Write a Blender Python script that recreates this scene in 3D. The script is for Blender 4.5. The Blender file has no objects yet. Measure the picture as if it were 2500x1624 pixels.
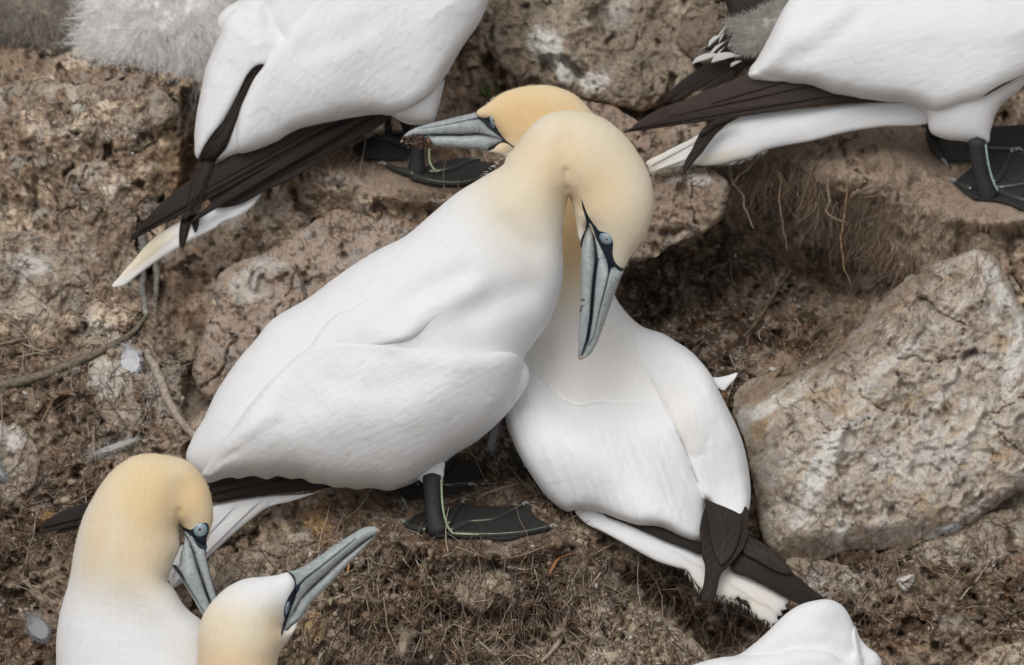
import bpy, math, random
import numpy as np
from mathutils import Vector
from mathutils.bvhtree import BVHTree
from mathutils.geometry import delaunay_2d_cdt

# ------------------------------------------------------------------ camera, sky, sun, exposure
rng = np.random.default_rng(7)
random.seed(7)
PITCH = math.radians(25)
S = 1.04 / 2500.0                 # metres per unit of the layout frame
DIST = 6.0
R_ = np.array([1.0, 0, 0]); U_ = np.array([0, math.sin(PITCH), math.cos(PITCH)])
T_ = np.array([0, -math.cos(PITCH), math.sin(PITCH)])
COT = 1.0 / math.tan(PITCH)
scene = bpy.context.scene
cam = bpy.data.cameras.new('camera'); camo = bpy.data.objects.new('camera', cam)
scene.collection.objects.link(camo); scene.camera = camo
camo.location = Vector(T_ * DIST); camo.rotation_euler = (math.pi / 2 - PITCH, 0, 0)
cam.sensor_width = 36; cam.lens = 36 * DIST / 1.04
cam.clip_start = 0.05; cam.clip_end = 200
cam.dof.use_dof = True; cam.dof.focus_distance = 5.93; cam.dof.aperture_fstop = 6.5

world = bpy.data.worlds.new('World'); scene.world = world; world.use_nodes = True
nt = world.node_tree; bg = nt.nodes['Background']
sky = nt.nodes.new('ShaderNodeTexSky'); sky.sky_type = 'NISHITA'; sky.sun_disc = False
sky.sun_elevation = math.radians(58); sky.sun_rotation = math.radians(200)
sky.dust_density = 4.0; sky.air_density = 1.0
hs = nt.nodes.new('ShaderNodeHueSaturation'); hs.inputs['Saturation'].default_value = 0.30
nt.links.new(sky.outputs[0], hs.inputs['Color']); nt.links.new(hs.outputs[0], bg.inputs['Color'])
bg.inputs['Strength'].default_value = 0.122
sun = bpy.data.lights.new('sun', 'SUN'); suno = bpy.data.objects.new('sun', sun)
scene.collection.objects.link(suno)
sun.energy = 1.05; sun.angle = math.radians(35); sun.color = (1.0, 0.98, 0.95)
sd = Vector((-0.25, -0.62, 1.15)).normalized()          # towards the sun
suno.rotation_euler = (-sd).to_track_quat('-Z', 'Y').to_euler()
sky.sun_elevation = math.asin(sd.z); sky.sun_rotation = math.atan2(sd.x, sd.y)
vs = scene.view_settings
vs.view_transform = 'Standard'; vs.look = 'None'; vs.gamma = 1.0; vs.use_curve_mapping = False
vs.exposure = -0.09
scene.cycles.max_bounces = 6; scene.cycles.diffuse_bounces = 4; scene.cycles.transparent_max_bounces = 4

# ------------------------------------------------------------------ frame helpers
DP = DIST / S
def P(A):
    """(x, y, d) in layout units -> world metres; d grows towards the viewer"""
    A = np.asarray(A, float)
    k = (DP - A[:, 2]) / DP
    X = (A[:, 0] - 1250) * S * k; Y = (812 - A[:, 1]) * S * k; D = A[:, 2] * S
    return X[:, None] * R_ + Y[:, None] * U_ + D[:, None] * T_
VIEWS = {'F': (0, 0, 1.05042), 'K1': (900, 150, .51746), 'K2': (400, 700, .42035), 'K3': (1150, 700, .58215),
         'K4': (50, 1050, .39916), 'K5': (0, 0, .52521), 'K6': (1450, 0, .44118), 'K7': (0, 550, .51737),
         'K8': (1450, 350, .44118), 'K9': (1650, 900, .46832), 'K10': (450, 1150, .52521), 'K11': (1000, 0, .33613),
         'L1': (1250, 350, .35569), 'L2': (950, 200, .14706), 'L3': (400, 1250, .23109), 'L5': (1580, 0, .18111),
         'O': (0, 0, 1.0)}
def T(key, txt):
    x0, y0, s = VIEWS[key]
    v = [float(a) for a in txt.replace(',', ' ').split()]
    a = np.array(v).reshape(-1, 2)
    return np.stack([x0 + a[:, 0] * s, y0 + a[:, 1] * s], 1)
def T3(key, txt):
    """triples x y w -> orig x, y, w"""
    x0, y0, s = VIEWS[key]
    a = np.array([float(q) for q in txt.replace(',', ' ').split()]).reshape(-1, 3)
    return np.stack([x0 + a[:, 0] * s, y0 + a[:, 1] * s, a[:, 2] * s], 1)
def resample(pts, step, closed=True, smooth=True):
    pts = np.asarray(pts, float)
    n = len(pts)
    if closed: Q = np.vstack([pts[-1:], pts, pts[:2]])
    else: Q = np.vstack([2 * pts[:1] - pts[1:2], pts, 2 * pts[-1:] - pts[-2:-1]])
    out = []
    m = n if closed else n - 1
    for i in range(m):
        p0, p1, p2, p3 = Q[i], Q[i + 1], Q[i + 2], Q[i + 3]
        L = np.linalg.norm((p2 - p1)[:2]); k = max(1, int(round(L / step)))
        if smooth:                                   # centripetal Catmull-Rom
            def tj(t, a, b): return t + max(np.linalg.norm((b - a)[:2]), 1e-3) ** 0.5
            t0 = 0.0; t1 = tj(t0, p0, p1); t2 = tj(t1, p1, p2); t3 = tj(t2, p2, p3)
            t = np.linspace(t1, t2, k, endpoint=False)[:, None]
            A1 = (t1 - t) / (t1 - t0) * p0 + (t - t0) / (t1 - t0) * p1
            A2 = (t2 - t) / (t2 - t1) * p1 + (t - t1) / (t2 - t1) * p2
            A3 = (t3 - t) / (t3 - t2) * p2 + (t - t2) / (t3 - t2) * p3
            B1 = (t2 - t) / (t2 - t0) * A1 + (t - t0) / (t2 - t0) * A2
            B2 = (t3 - t) / (t3 - t1) * A2 + (t - t1) / (t3 - t1) * A3
            out.append((t2 - t) / (t2 - t1) * B1 + (t - t1) / (t2 - t1) * B2)
        else:
            t = np.linspace(0, 1, k, endpoint=False)[:, None]
            out.append(p1 * (1 - t) + p2 * t)
    if not closed: out.append(pts[-1:])
    return np.vstack(out)
def inside(V, C):
    x, y = V[:, 0], V[:, 1]; r = np.zeros(len(V), bool)
    X, Y = C[:, 0], C[:, 1]; X2, Y2 = np.roll(X, -1), np.roll(Y, -1)
    for a, b, c, d in zip(X, Y, X2, Y2):
        if b == d: continue
        m = ((b > y) != (d > y)) & (x < (c - a) * (y - b) / (d - b) + a)
        r ^= m
    return r
def pdist(V, L, closed=False):
    """distance from points to polyline; L may carry extra columns, interpolated and returned"""
    A = L; B = np.roll(L, -1, 0)
    if not closed: A = A[:-1]; B = B[:-1]
    best = np.full(len(V), 1e18); ex = np.zeros((len(V), max(0, L.shape[1] - 2)))
    for a, b in zip(A, B):
        ab = (b - a)[:2]; l2 = ab @ ab
        if l2 < 1e-9: continue
        t = np.clip(((V[:, :2] - a[:2]) @ ab) / l2, 0, 1)
        q = V[:, :2] - a[:2] - t[:, None] * ab
        d2 = (q * q).sum(1); m = d2 < best
        best[m] = d2[m]
        if ex.shape[1]: ex[m] = a[2:] + t[m, None] * (b - a)[2:]
    return (np.sqrt(best), ex) if ex.shape[1] else np.sqrt(best)
def sstep(x, a, b):
    t = np.clip((x - a) / (b - a), 0, 1); return t * t * (3 - 2 * t)
# ------------------------------------------------------------------ noise (numpy)
_perm = np.random.default_rng(3).permutation(4096); _ang = np.random.default_rng(5).random(4096) * 2 * np.pi
_rnd = np.random.default_rng(9).random((4096, 4))
def _h(ix, iy, seed=0): return _perm[(_perm[(ix + seed * 57) & 4095] + iy) & 4095]
def perlin(x, y, seed=0):
    ix = np.floor(x).astype(int); iy = np.floor(y).astype(int); fx = x - ix; fy = y - iy
    u = fx * fx * fx * (fx * (fx * 6 - 15) + 10); v = fy * fy * fy * (fy * (fy * 6 - 15) + 10)
    def g(i, j):
        a = _ang[_h(ix + i, iy + j, seed)]; return np.cos(a) * (fx - i) + np.sin(a) * (fy - j)
    return 1.5 * ((g(0, 0) * (1 - u) + g(1, 0) * u) * (1 - v) + (g(0, 1) * (1 - u) + g(1, 1) * u) * v)
def fbm(x, y, f, o=4, seed=0, ridged=False, gain=.5):
    r = 0; a = 1.0; s = 0
    for i in range(o):
        n = perlin(x * f + 17.3 * i, y * f - 9.1 * i, seed + i)
        if ridged: n = 1 - 2 * np.abs(n)
        r = r + a * n; s += a; a *= gain; f *= 2.03
    return r / s
def worley(x, y, f, seed=0):
    x = x * f; y = y * f; ix = np.floor(x).astype(int); iy = np.floor(y).astype(int)
    d1 = np.full(x.shape, 9.0); d2 = np.full(x.shape, 9.0); cid = np.zeros(x.shape, int)
    for i in (-1, 0, 1):
        for j in (-1, 0, 1):
            h = _h(ix + i, iy + j, seed); q = _rnd[h]
            d = (ix + i + q[..., 0] - x) ** 2 + (iy + j + q[..., 1] - y) ** 2
            m = d < d1; d2 = np.where(m, d1, np.minimum(d2, d)); cid = np.where(m, h, cid); d1 = np.where(m, d, d1)
    return np.sqrt(d1), np.sqrt(d2), _rnd[cid][..., 2]
def feather_relief(x, y, ang, L, W, amp, seed=0):
    """overlapping feather tips pointing along ang (degrees, layout frame, y down)"""
    a = math.radians(ang); c, s = math.cos(a), math.sin(a)
    u = (x * c + y * s) / L; v = (-x * s + y * c) / W
    u = u + 0.25 * perlin(x / 90, y / 90, seed + 3); v = v + 0.3 * perlin(x / 110, y / 110, seed + 4)
    iu = np.floor(u).astype(int); best = np.zeros(x.shape)
    for i in (0, 1, 2):
        ru = iu + i; vv = v + 0.5 * (ru & 1)
        iv = np.floor(vv).astype(int)
        for j in (-1, 0, 1):
            h = _h(ru, iv + j, seed); q = _rnd[h]
            tip = ru + 0.35 * q[..., 0]; cv = iv + j + 0.5 + 0.25 * (q[..., 1] - .5)
            t = (u - (tip - 2)) / 2; w = np.abs(vv - cv)
            m = (t > 0) & (t < 1) & (w < .85 * np.sqrt(np.clip(1 - t ** 6, 0, 1)))
            hgt = t * (1 - .55 * w * w)
            best = np.maximum(best, np.where(m, hgt, 0))
    return amp * best
def streak(x, y, ang, w, L, seed=0):
    a = math.radians(ang); u = x * math.cos(a) + y * math.sin(a); v = -x * math.sin(a) + y * math.cos(a)
    return perlin(v / w, u / L, seed) + .5 * perlin(v / w * 2.3, u / L * 1.6, seed + 1)
# ------------------------------------------------------------------ materials
def mat(name): 
    m = bpy.data.materials.new(name); m.use_nodes = True
    return m, m.node_tree, m.node_tree.nodes['Principled BSDF']
def N(t, kind, **kw):
    n = t.nodes.new(kind)
    for k, v in kw.items():
        if k in n.inputs: n.inputs[k].default_value = v
        else: setattr(n, k, v)
    return n
def surf_mat(name, rough=.7, spec=.3, tint=(1, 1, 1), noise_scale=400, var=.12, bump=.3, bump_scale=600, bdist=.0004, flow=False,
             flow_scale=.25, stain=0, sheen=0, coat=0, sss=0):
    """vertex colour 'Col' x procedural mottling, with fine procedural relief"""
    m, t, b = mat(name); L = t.links.new
    at = N(t, 'ShaderNodeAttribute', attribute_name='Col')
    if flow:
        co = N(t, 'ShaderNodeAttribute', attribute_name='flow').outputs['Vector']
    else:
        co = N(t, 'ShaderNodeTexCoord').outputs['Object']
    n1 = N(t, 'ShaderNodeTexNoise', Scale=(flow_scale if flow else noise_scale), Detail=5.0, Roughness=.6); L(co, n1.inputs['Vector'])
    mr = N(t, 'ShaderNodeMapRange'); mr.inputs['From Min'].default_value = .3; mr.inputs['From Max'].default_value = .7
    mr.inputs['To Min'].default_value = 1 - var; mr.inputs['To Max'].default_value = 1 + var
    L(n1.outputs['Fac'], mr.inputs['Value'])
    mx = N(t, 'ShaderNodeVectorMath', operation='MULTIPLY'); L(at.outputs['Color'], mx.inputs[0]); L(mr.outputs[0], mx.inputs[1])
    mt = N(t, 'ShaderNodeVectorMath', operation='MULTIPLY'); L(mx.outputs[0], mt.inputs[0]); mt.inputs[1].default_value = tint
    L(mt.outputs[0], b.inputs['Base Color'])
    b.inputs['Roughness'].default_value = rough; b.inputs['Specular IOR Level'].default_value = spec
    if sheen: b.inputs['Sheen Weight'].default_value = sheen; b.inputs['Sheen Roughness'].default_value = .6
    if coat: b.inputs['Coat Weight'].default_value = coat; b.inputs['Coat Roughness'].default_value = .25
    if sss:
        b.inputs['Subsurface Weight'].default_value = sss; b.inputs['Subsurface Radius'].default_value = (.004, .003, .002)
    n2 = N(t, 'ShaderNodeTexNoise', Scale=(flow_scale * 2.5 if flow else bump_scale), Detail=4.0, Roughness=.65); L(co, n2.inputs['Vector'])
    bp = N(t, 'ShaderNodeBump', Strength=bump, Distance=bdist); L(n2.outputs['Fac'], bp.inputs['Height']); L(bp.outputs[0], b.inputs['Normal'])
    return m
M = {}
M['feather'] = surf_mat('white_feather', rough=.75, spec=.12, flow=True, flow_scale=.20, var=.035, bump=.55, bdist=.0006, sheen=.1)
M['dark_feather'] = surf_mat('dark_feather', rough=.62, spec=.18, flow=True, flow_scale=.3, var=.22, bump=.5, bdist=.0005)
M['bill'] = surf_mat('bill_horn', rough=.42, spec=.45, noise_scale=260, var=.22, bump=.35, bump_scale=420)
M['skin'] = surf_mat('dark_skin', rough=.6, spec=.3, noise_scale=420, var=.35, bump=.9, bump_scale=520, bdist=.0008)
M['web'] = surf_mat('webbed_skin', rough=.65, spec=.28, noise_scale=250, var=.4, bump=.9, bump_scale=700, bdist=.0006)
M['eye'] = surf_mat('eye_surface', rough=.15, spec=.6, noise_scale=900, var=.08, bump=.03, coat=.6)
M['soil'] = surf_mat('soil_and_rock', rough=.92, spec=.15, noise_scale=650, var=.33, bump=.9, bump_scale=520, bdist=.0016)
M['rock'] = surf_mat('lichened_rock', rough=.9, spec=.15, noise_scale=520, var=.24, bump=.8, bump_scale=430, bdist=.0012)
M['straw'] = surf_mat('dry_straw', rough=.7, spec=.25, noise_scale=500, var=.25, bump=.3)
M['bark'] = surf_mat('weathered_bark', rough=.85, spec=.2, noise_scale=260, var=.4, bump=.9, bump_scale=300, bdist=.001)
M['down'] = surf_mat('down', rough=.85, spec=.1, noise_scale=120, var=.10, bump=.1)
# ------------------------------------------------------------------ objects
def mesh_obj(name, W3, F, m, parent=None, col=None, flow=None, smooth=True, origin=None):
    """W3 = world coordinates; stored relative to the thing's base"""
    if parent is not None:
        org = np.array(parent['_o'])
    elif origin is not None: org = np.array(origin)
    else: org = np.zeros(3)
    me = bpy.data.meshes.new(name)
    V = (np.asarray(W3) - org).astype(np.float32)
    if isinstance(F, np.ndarray):
        k = F.shape[1]
        me.vertices.add(len(V)); me.vertices.foreach_set('co', V.ravel())
        me.loops.add(F.size); me.loops.foreach_set('vertex_index', F.ravel().astype(np.int32))
        me.polygons.add(len(F)); me.polygons.foreach_set('loop_start', np.arange(0, F.size, k, dtype=np.int32))
        me.update(calc_edges=True)
    else:
        me.from_pydata(V.tolist(), [], F); me.update()
    me.polygons.foreach_set('use_smooth', [smooth] * len(me.polygons))
    if col is not None:
        a = me.attributes.new('Col', 'FLOAT_COLOR', 'POINT'); c = np.ones((len(V), 4), np.float32)
        c[:, :3] = np.asarray(col)[..., :3]; a.data.foreach_set('color', c.ravel())
    if flow is not None:
        a = me.attributes.new('flow', 'FLOAT_VECTOR', 'POINT'); a.data.foreach_set('vector', np.asarray(flow, np.float32).ravel())
    me.materials.append(m)
    o = bpy.data.objects.new(name, me); scene.collection.objects.link(o)
    if parent is not None: o.parent = parent; o['_o'] = parent['_o']
    else: o.location = Vector(org); o['_o'] = [float(q) for q in org]
    return o
def tag(o, label, cat, group=None, kind=None):
    if label: o['label'] = label
    if cat: o['category'] = cat
    if group: o['group'] = group
    if kind: o['kind'] = kind
    return o
def empty(name, xyd, label, cat, group=None):
    o = bpy.data.objects.new(name, None); scene.collection.objects.link(o)
    w = P([xyd])[0]; o.location = Vector(w); o['_o'] = [float(q) for q in w]; o.empty_display_size = .02
    return tag(o, label, cat, group)
def tri(C, s, rings=(0.12, 0.4)):
    """triangulate inside contour C (already dense) with hex points at spacing s"""
    x0, y0 = C.min(0); x1, y1 = C.max(0)
    xs = np.arange(x0, x1 + s, s); ys = np.arange(y0, y1 + s, s * .866)
    X, Y = np.meshgrid(xs, ys); X = X + (np.arange(len(ys)) % 2)[:, None] * s * .5
    G = np.stack([X.ravel(), Y.ravel()], 1)
    G = G[inside(G, C)]
    if len(G): G = G[pdist(G, C, True) > .8 * s]
    nx = np.roll(C, -1, 0) - np.roll(C, 1, 0); nx /= np.maximum(np.linalg.norm(nx, axis=1, keepdims=True), 1e-6)
    nr = np.stack([-nx[:, 1], nx[:, 0]], 1)
    area = np.sum(C[:, 0] * np.roll(C[:, 1], -1) - np.roll(C[:, 0], -1) * C[:, 1])
    if area < 0: nr = -nr
    parts = [C]
    for f in rings:
        Q = C + nr * s * f
        k = inside(Q, C); Q = Q[k]
        if len(Q): Q = Q[pdist(Q, C, True) > .8 * s * f]
        parts.append(Q)
    parts.append(G)
    V = np.vstack(parts); n = len(C)
    r = delaunay_2d_cdt([Vector(p) for p in V.tolist()], [], [list(range(n))], 1, 1e-4)
    V2 = np.array([tuple(v) for v in r[0]]); F = np.array(r[2], dtype=np.int32)
    # orientation: front faces +d.  screen y is down, so want clockwise in (x, y down)
    a = V2[F[:, 1]] - V2[F[:, 0]]; b = V2[F[:, 2]] - V2[F[:, 0]]
    cr = a[:, 0] * b[:, 1] - a[:, 1] * b[:, 0]
    F = F[np.abs(cr) > 1e-9]; cr = cr[np.abs(cr) > 1e-9]
    F[cr > 0] = F[cr > 0][:, ::-1]
    E = np.vstack([F[:, [0, 1]], F[:, [1, 2]], F[:, [2, 0]]]); Es = np.sort(E, 1)
    u, cnt = np.unique(Es, axis=0, return_counts=True)
    be = u[cnt == 1]; bm = np.zeros(len(V2), bool); bm[be.ravel()] = True
    return V2, F, bm
def poisson(V, F, bm, iters=900):
    n = len(V); W = []; I = []; J = []
    areas = np.zeros(n)
    for k in range(3):
        i, j, l = F[:, k], F[:, (k + 1) % 3], F[:, (k + 2) % 3]
        a = V[i] - V[l]; b = V[j] - V[l]
        cr = np.abs(a[:, 0] * b[:, 1] - a[:, 1] * b[:, 0]); ct = (a * b).sum(1) / np.maximum(cr, 1e-9)
        w = np.clip(ct * .5, -5, 20); I += [i, j]; J += [j, i]; W += [w, w]
        areas += np.bincount(i, cr / 6, n)
    I = np.concatenate(I); J = np.concatenate(J); W = np.concatenate(W)
    D = np.bincount(I, W, n); D = np.maximum(D, 1e-6); fr = ~bm
    def A(x): return np.where(fr, D * x - np.bincount(I, W * x[J], n), 0)
    x = np.zeros(n); r = np.where(fr, areas, 0); z = r / D; p = z.copy(); rz = r @ z; r0 = rz
    for it in range(iters):
        Ap = A(p); al = rz / max(p @ Ap, 1e-30); x += al * p; r -= al * Ap; z = r / D; rn = r @ z
        if rn < r0 * 1e-9: break
        p = z + (rn / rz) * p; rz = rn
    return np.maximum(x, 0)
def close_mesh(V, F, bm, zf, zb):
    """front sheet zf, back sheet zb, sharing the rim"""
    n = len(V); idx = np.full(n, -1); inn = np.where(~bm)[0]
    idx[bm] = np.where(bm)[0]; idx[inn] = n + np.arange(len(inn))
    A = np.vstack([np.column_stack([V, zf]), np.column_stack([V[inn], zb[inn]])])
    FB = idx[F][:, ::-1]
    return A, np.vstack([F, FB]).astype(np.int32)
def tps(pts):
    """depth over the picture plane from a few (x, y, d) stations"""
    pts = np.array(pts, float)
    if len(pts) == 1: return lambda x, y: np.full(np.shape(x), pts[0, 2])
    sig = 260.0
    def f(x, y):
        x = np.asarray(x, float); y = np.asarray(y, float)
        w = 0; s = 0
        for a, b, d in pts:
            q = 1 / (((x - a) ** 2 + (y - b) ** 2) / sig ** 2 + .15) ** 2; w = w + q; s = s + q * d
        return s / w
    return f
WHITE = np.array([.80, .805, .805]); CREAM = np.array([.76, .635, .41]); OCHRE = np.array([.74, .50, .24])
BLACK = np.array([.024, .0175, .0145]); NAVY = np.array([.018, .024, .038])
class Thing:
    def __init__(s, name, base, dpts, label, cat, group=None):
        s.o = empty(name, base, label, cat, group); s.d = tps(dpts); s.V = []; s.F = []; s.nv = 0; s.bvh = None; s.fd = None
    def add(s, A, F):
        s.V.append(A); s.F.append(F + s.nv); s.nv += len(A); s.bvh = None
    def top(s, x, y):
        if s.bvh is None:
            V = np.vstack(s.V); F = np.vstack(s.F); s.bvh = BVHTree.FromPolygons(V.tolist(), F.tolist(), all_triangles=True)
        out = np.empty(len(x)); dn = Vector((0, 0, -1)); miss = []
        dd = s.d(x, y)
        for i in range(len(x)):
            h = s.bvh.ray_cast(Vector((x[i], y[i], 9000)), dn)
            if h[0] is None:
                h = s.bvh.find_nearest(Vector((x[i], y[i], dd[i])))
            out[i] = h[0].z if h[0] is not None else dd[i]
        return out
    def flow(s, A, ang, stretch=9.0):
        a = math.radians(ang); c, q = math.cos(a), math.sin(a)
        return np.stack([(A[:, 0] * c + A[:, 1] * q) / stretch, -A[:, 0] * q + A[:, 1] * c, A[:, 2] * .15], 1)
    def vol(s, name, C, m, col, flat=.7, flatb=None, dz=0, step=5, strokes=(), relief=None, ang=0, parent=None, register=True, smooth=True, cap=None, dfun=None, label=None):
        C = resample(C, step * .8, True, smooth); V, F, bm = tri(C, step)
        h = np.sqrt(3 * poisson(V, F, bm)); x, y = V[:, 0], V[:, 1]
        if cap: h = cap * (1 - np.exp(-h / cap))
        base = (dfun or s.d)(x, y) + dz
        zf = base + flat * h; zb = base - (flatb if flatb is not None else flat) * h
        edge = np.clip(h / 14, 0, 1)
        for L, w, amp in strokes: zf = zf + amp * np.exp(-(pdist(V, L) / w) ** 2) * edge
        if relief is not None: zf = zf + relief(x, y) * edge
        A, FF = close_mesh(V, F, bm, zf, zb)
        if register: s.add(A, FF)
        cc = col(A[:, 0], A[:, 1]) if callable(col) else np.tile(col, (len(A), 1))
        o = mesh_obj(name, P(A), FF, m, parent or s.o, cc, s.flow(A, ang))
        if label: o['label'] = label
        return o
    def layer(s, name, C, m, col, t=10, r=12, seam=None, rs=60, step=5, strokes=(), relief=None, ang=0, parent=None, register=True, smooth=True, dz=0, bump=None, label=None, sink=8):
        C = resample(C, step * .8, True, smooth); V, F, bm = tri(C, step)
        x, y = V[:, 0], V[:, 1]; z0 = s.top(x, y) + dz
        d = pdist(V, C, True); q = np.clip(d / r, 0, 1); h = t * np.sqrt(1 - (1 - q) ** 2)
        if seam is not None: h = h * sstep(pdist(V, seam), 0, rs)
        if bump is not None: h = h + bump(x, y) * np.clip(d / 10, 0, 1)
        edge = np.clip(d / 8, 0, 1)
        for L, w, amp in strokes: h = h + amp * np.exp(-(pdist(V, L) / w) ** 2) * edge
        if relief is not None: h = h + relief(x, y) * edge
        zf = z0 + h; zb = z0 - sink * edge
        A, FF = close_mesh(V, F, bm, zf, zb)
        if register: s.add(A, FF)
        cc = col(A[:, 0], A[:, 1]) if callable(col) else np.tile(col, (len(A), 1))
        o = mesh_obj(name, P(A), FF, m, parent or s.o, cc, s.flow(A, ang))
        if label: o['label'] = label
        return o
    def tube(s, name, pts, rad, m, col, parent=None, sides=10, step=8, lift=None, label=None):
        """pts (x,y,d) layout units; lift: follow the surface, d is an offset"""
        A, F, c = tube_geo(pts, rad, sides, step, col)
        o = mesh_obj(name, P(A), F, m, parent or s.o, c, s.flow(A, 0))
        if label: o['label'] = label
        return o
def tube_geo(pts, rad, sides=8, step=8, col=(.5, .5, .5)):
    pts = np.asarray(pts, float); rad = np.asarray(rad, float) * np.ones(len(pts))
    Q = resample(np.column_stack([pts, rad]), step, False)
    c3 = Q[:, :3]; r = Q[:, 3]
    tg = np.gradient(c3, axis=0); tg /= np.maximum(np.linalg.norm(tg, axis=1, keepdims=True), 1e-9)
    up = np.tile([0.0, 0, 1.0], (len(Q), 1)); k = np.abs(tg[:, 2]) > .95; up[k] = [1, 0, 0]
    s1 = np.cross(tg, up); s1 /= np.maximum(np.linalg.norm(s1, axis=1, keepdims=True), 1e-9); s2 = np.cross(s1, tg)
    n = len(Q); th = np.arange(sides) * 2 * np.pi / sides
    ring = c3[:, None] + r[:, None, None] * (np.cos(th)[None, :, None] * s1[:, None] + np.sin(th)[None, :, None] * s2[:, None])
    A = ring.reshape(-1, 3)
    i = np.arange(n - 1)[:, None] * sides; j = np.arange(sides)[None]; j2 = (j + 1) % sides
    a = (i + j).ravel(); b = (i + j2).ravel(); cc = (i + sides + j2).ravel(); d = (i + sides + j).ravel()
    F = np.vstack([np.stack([a, b, cc], 1), np.stack([a, cc, d], 1)])
    e0 = len(A); A = np.vstack([A, c3[:1] - tg[:1] * r[0] * .5, c3[-1:] + tg[-1:] * r[-1] * .6])
    j = np.arange(sides); j2 = (j + 1) % sides; o = (n - 1) * sides
    F = np.vstack([F, np.stack([j2, j, np.full(sides, e0)], 1), np.stack([o + j, o + j2, np.full(sides, e0 + 1)], 1)]).astype(np.int32)
    c = np.tile(np.asarray(col, float), (len(A), 1))
    return A, F, c
def blobs(x, y, B):
    m = np.zeros(np.shape(x))
    for b in B:
        cx, cy, rx, ry, st = b[:5]; a = math.radians(b[5]) if len(b) > 5 else 0
        c, s = math.cos(a), math.sin(a); u = ((x - cx) * c + (y - cy) * s) / rx; v = (-(x - cx) * s + (y - cy) * c) / ry
        m = np.maximum(m, st * np.exp(-(u * u + v * v) ** 1.6 * .7)) if st > 0 else m * (1 + st * np.exp(-(u * u + v * v) ** 1.6 * .7))
    return np.clip(m, 0, 1)
def body_col(cream=(), ochre=(), grey=()):
    def f(x, y):
        n = fbm(x, y, 1 / 140, 3, 11)
        c = np.tile(WHITE, (len(x), 1)) * (1 + .012 * n[:, None])
        c = c * (1 - .035 * np.clip(fbm(x, y, 1 / 70, 3, 21), 0, 1)[:, None] * np.array([.2, .5, 1.3]))
        k = blobs(x, y, cream)[:, None]; c = c * (1 - k) + CREAM * k
        k = blobs(x, y, ochre)[:, None]; c = c * (1 - k) + OCHRE * k
        if grey: k = blobs(x, y, grey)[:, None]; c = c * (1 - .25 * k)
        return c
    return f
def lined(base, lines, tipc=None):
    """horn colour with the dark grooved lines a gannet's bill carries"""
    def f(x, y):
        c = np.tile(np.asarray(base, float), (len(x), 1)) * (1 + .10 * fbm(x, y, 1 / 30, 3, 31)[:, None])
        V = np.stack([x, y], 1)
        if tipc is not None:
            tx, ty, tr = tipc; k = (1 - sstep(np.hypot(x - tx, y - ty), 0, tr))[:, None]; c = c * (1 - k) + np.array([.42, .27, .2]) * k
        for L in lines:
            d, e = pdist(V, L); k = (1 - sstep(d - e[:, 0] * .5, -1.2, 1.6))[:, None]; c = c * (1 - k) + NAVY * k
        return c
    return f
def groove(lines, depth=2.2):
    def f(x, y):
        V = np.stack([x, y], 1); z = np.zeros(len(x))
        for L in lines:
            d, e = pdist(V, L); z = z - depth * (1 - sstep(d - e[:, 0] * .5, -2, 2))
        return z
    return f
def ell(cx, cy, rx, ry, a, n=28):
    t = np.arange(n) * 2 * np.pi / n; a = math.radians(a)
    return np.stack([cx + rx * np.cos(t) * math.cos(a) - ry * np.sin(t) * math.sin(a), cy + rx * np.cos(t) * math.sin(a) + ry * np.sin(t) * math.cos(a)], 1)
def eye(b, cx, cy, rx, ry, a, px=None, py=None, pr=None, ring=(.20, .36, .46)):
    e = b.layer('eye', ell(cx, cy, rx, ry, a), M['eye'], np.array(ring), t=4.5, r=min(rx, ry) * .9, step=1.6, smooth=False, sink=6)
    i = b.layer('iris', ell(cx, cy, rx * .74, ry * .74, a), M['eye'], np.array((.36, .42, .46)), t=1.6, r=min(rx, ry) * .3, step=1.5, smooth=False, parent=e, sink=2)
    px = cx if px is None else px; py = cy if py is None else py
    pr = pr or (rx * .2, ry * .2)
    b.layer('pupil', ell(px, py, pr[0], pr[1], a, 14), M['eye'], np.array((.01, .01, .012)), t=.8, r=1.5, step=1.2, smooth=False, parent=i, sink=1, register=False)
    return e
BILL = (.33, .365, .36)
def bill(b, up, lo, gape, lines, tip, skin, dz=0, flat=.85, step=2.6):
    lu = [gape] + lines
    u = b.vol('upper_mandible', up, M['bill'], lined(BILL, lu, tip), flat=flat, dz=dz, step=step, relief=groove(lu))
    l = b.vol('lower_mandible', lo, M['bill'], lined(np.array(BILL) * 1.04, lu), flat=flat, dz=dz - 1, step=step, relief=groove(lu))
    k = b.layer('face_skin', skin, M['skin'], NAVY, t=2.2, r=3, step=2.2, relief=None, sink=5)
    return u, l, k
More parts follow.
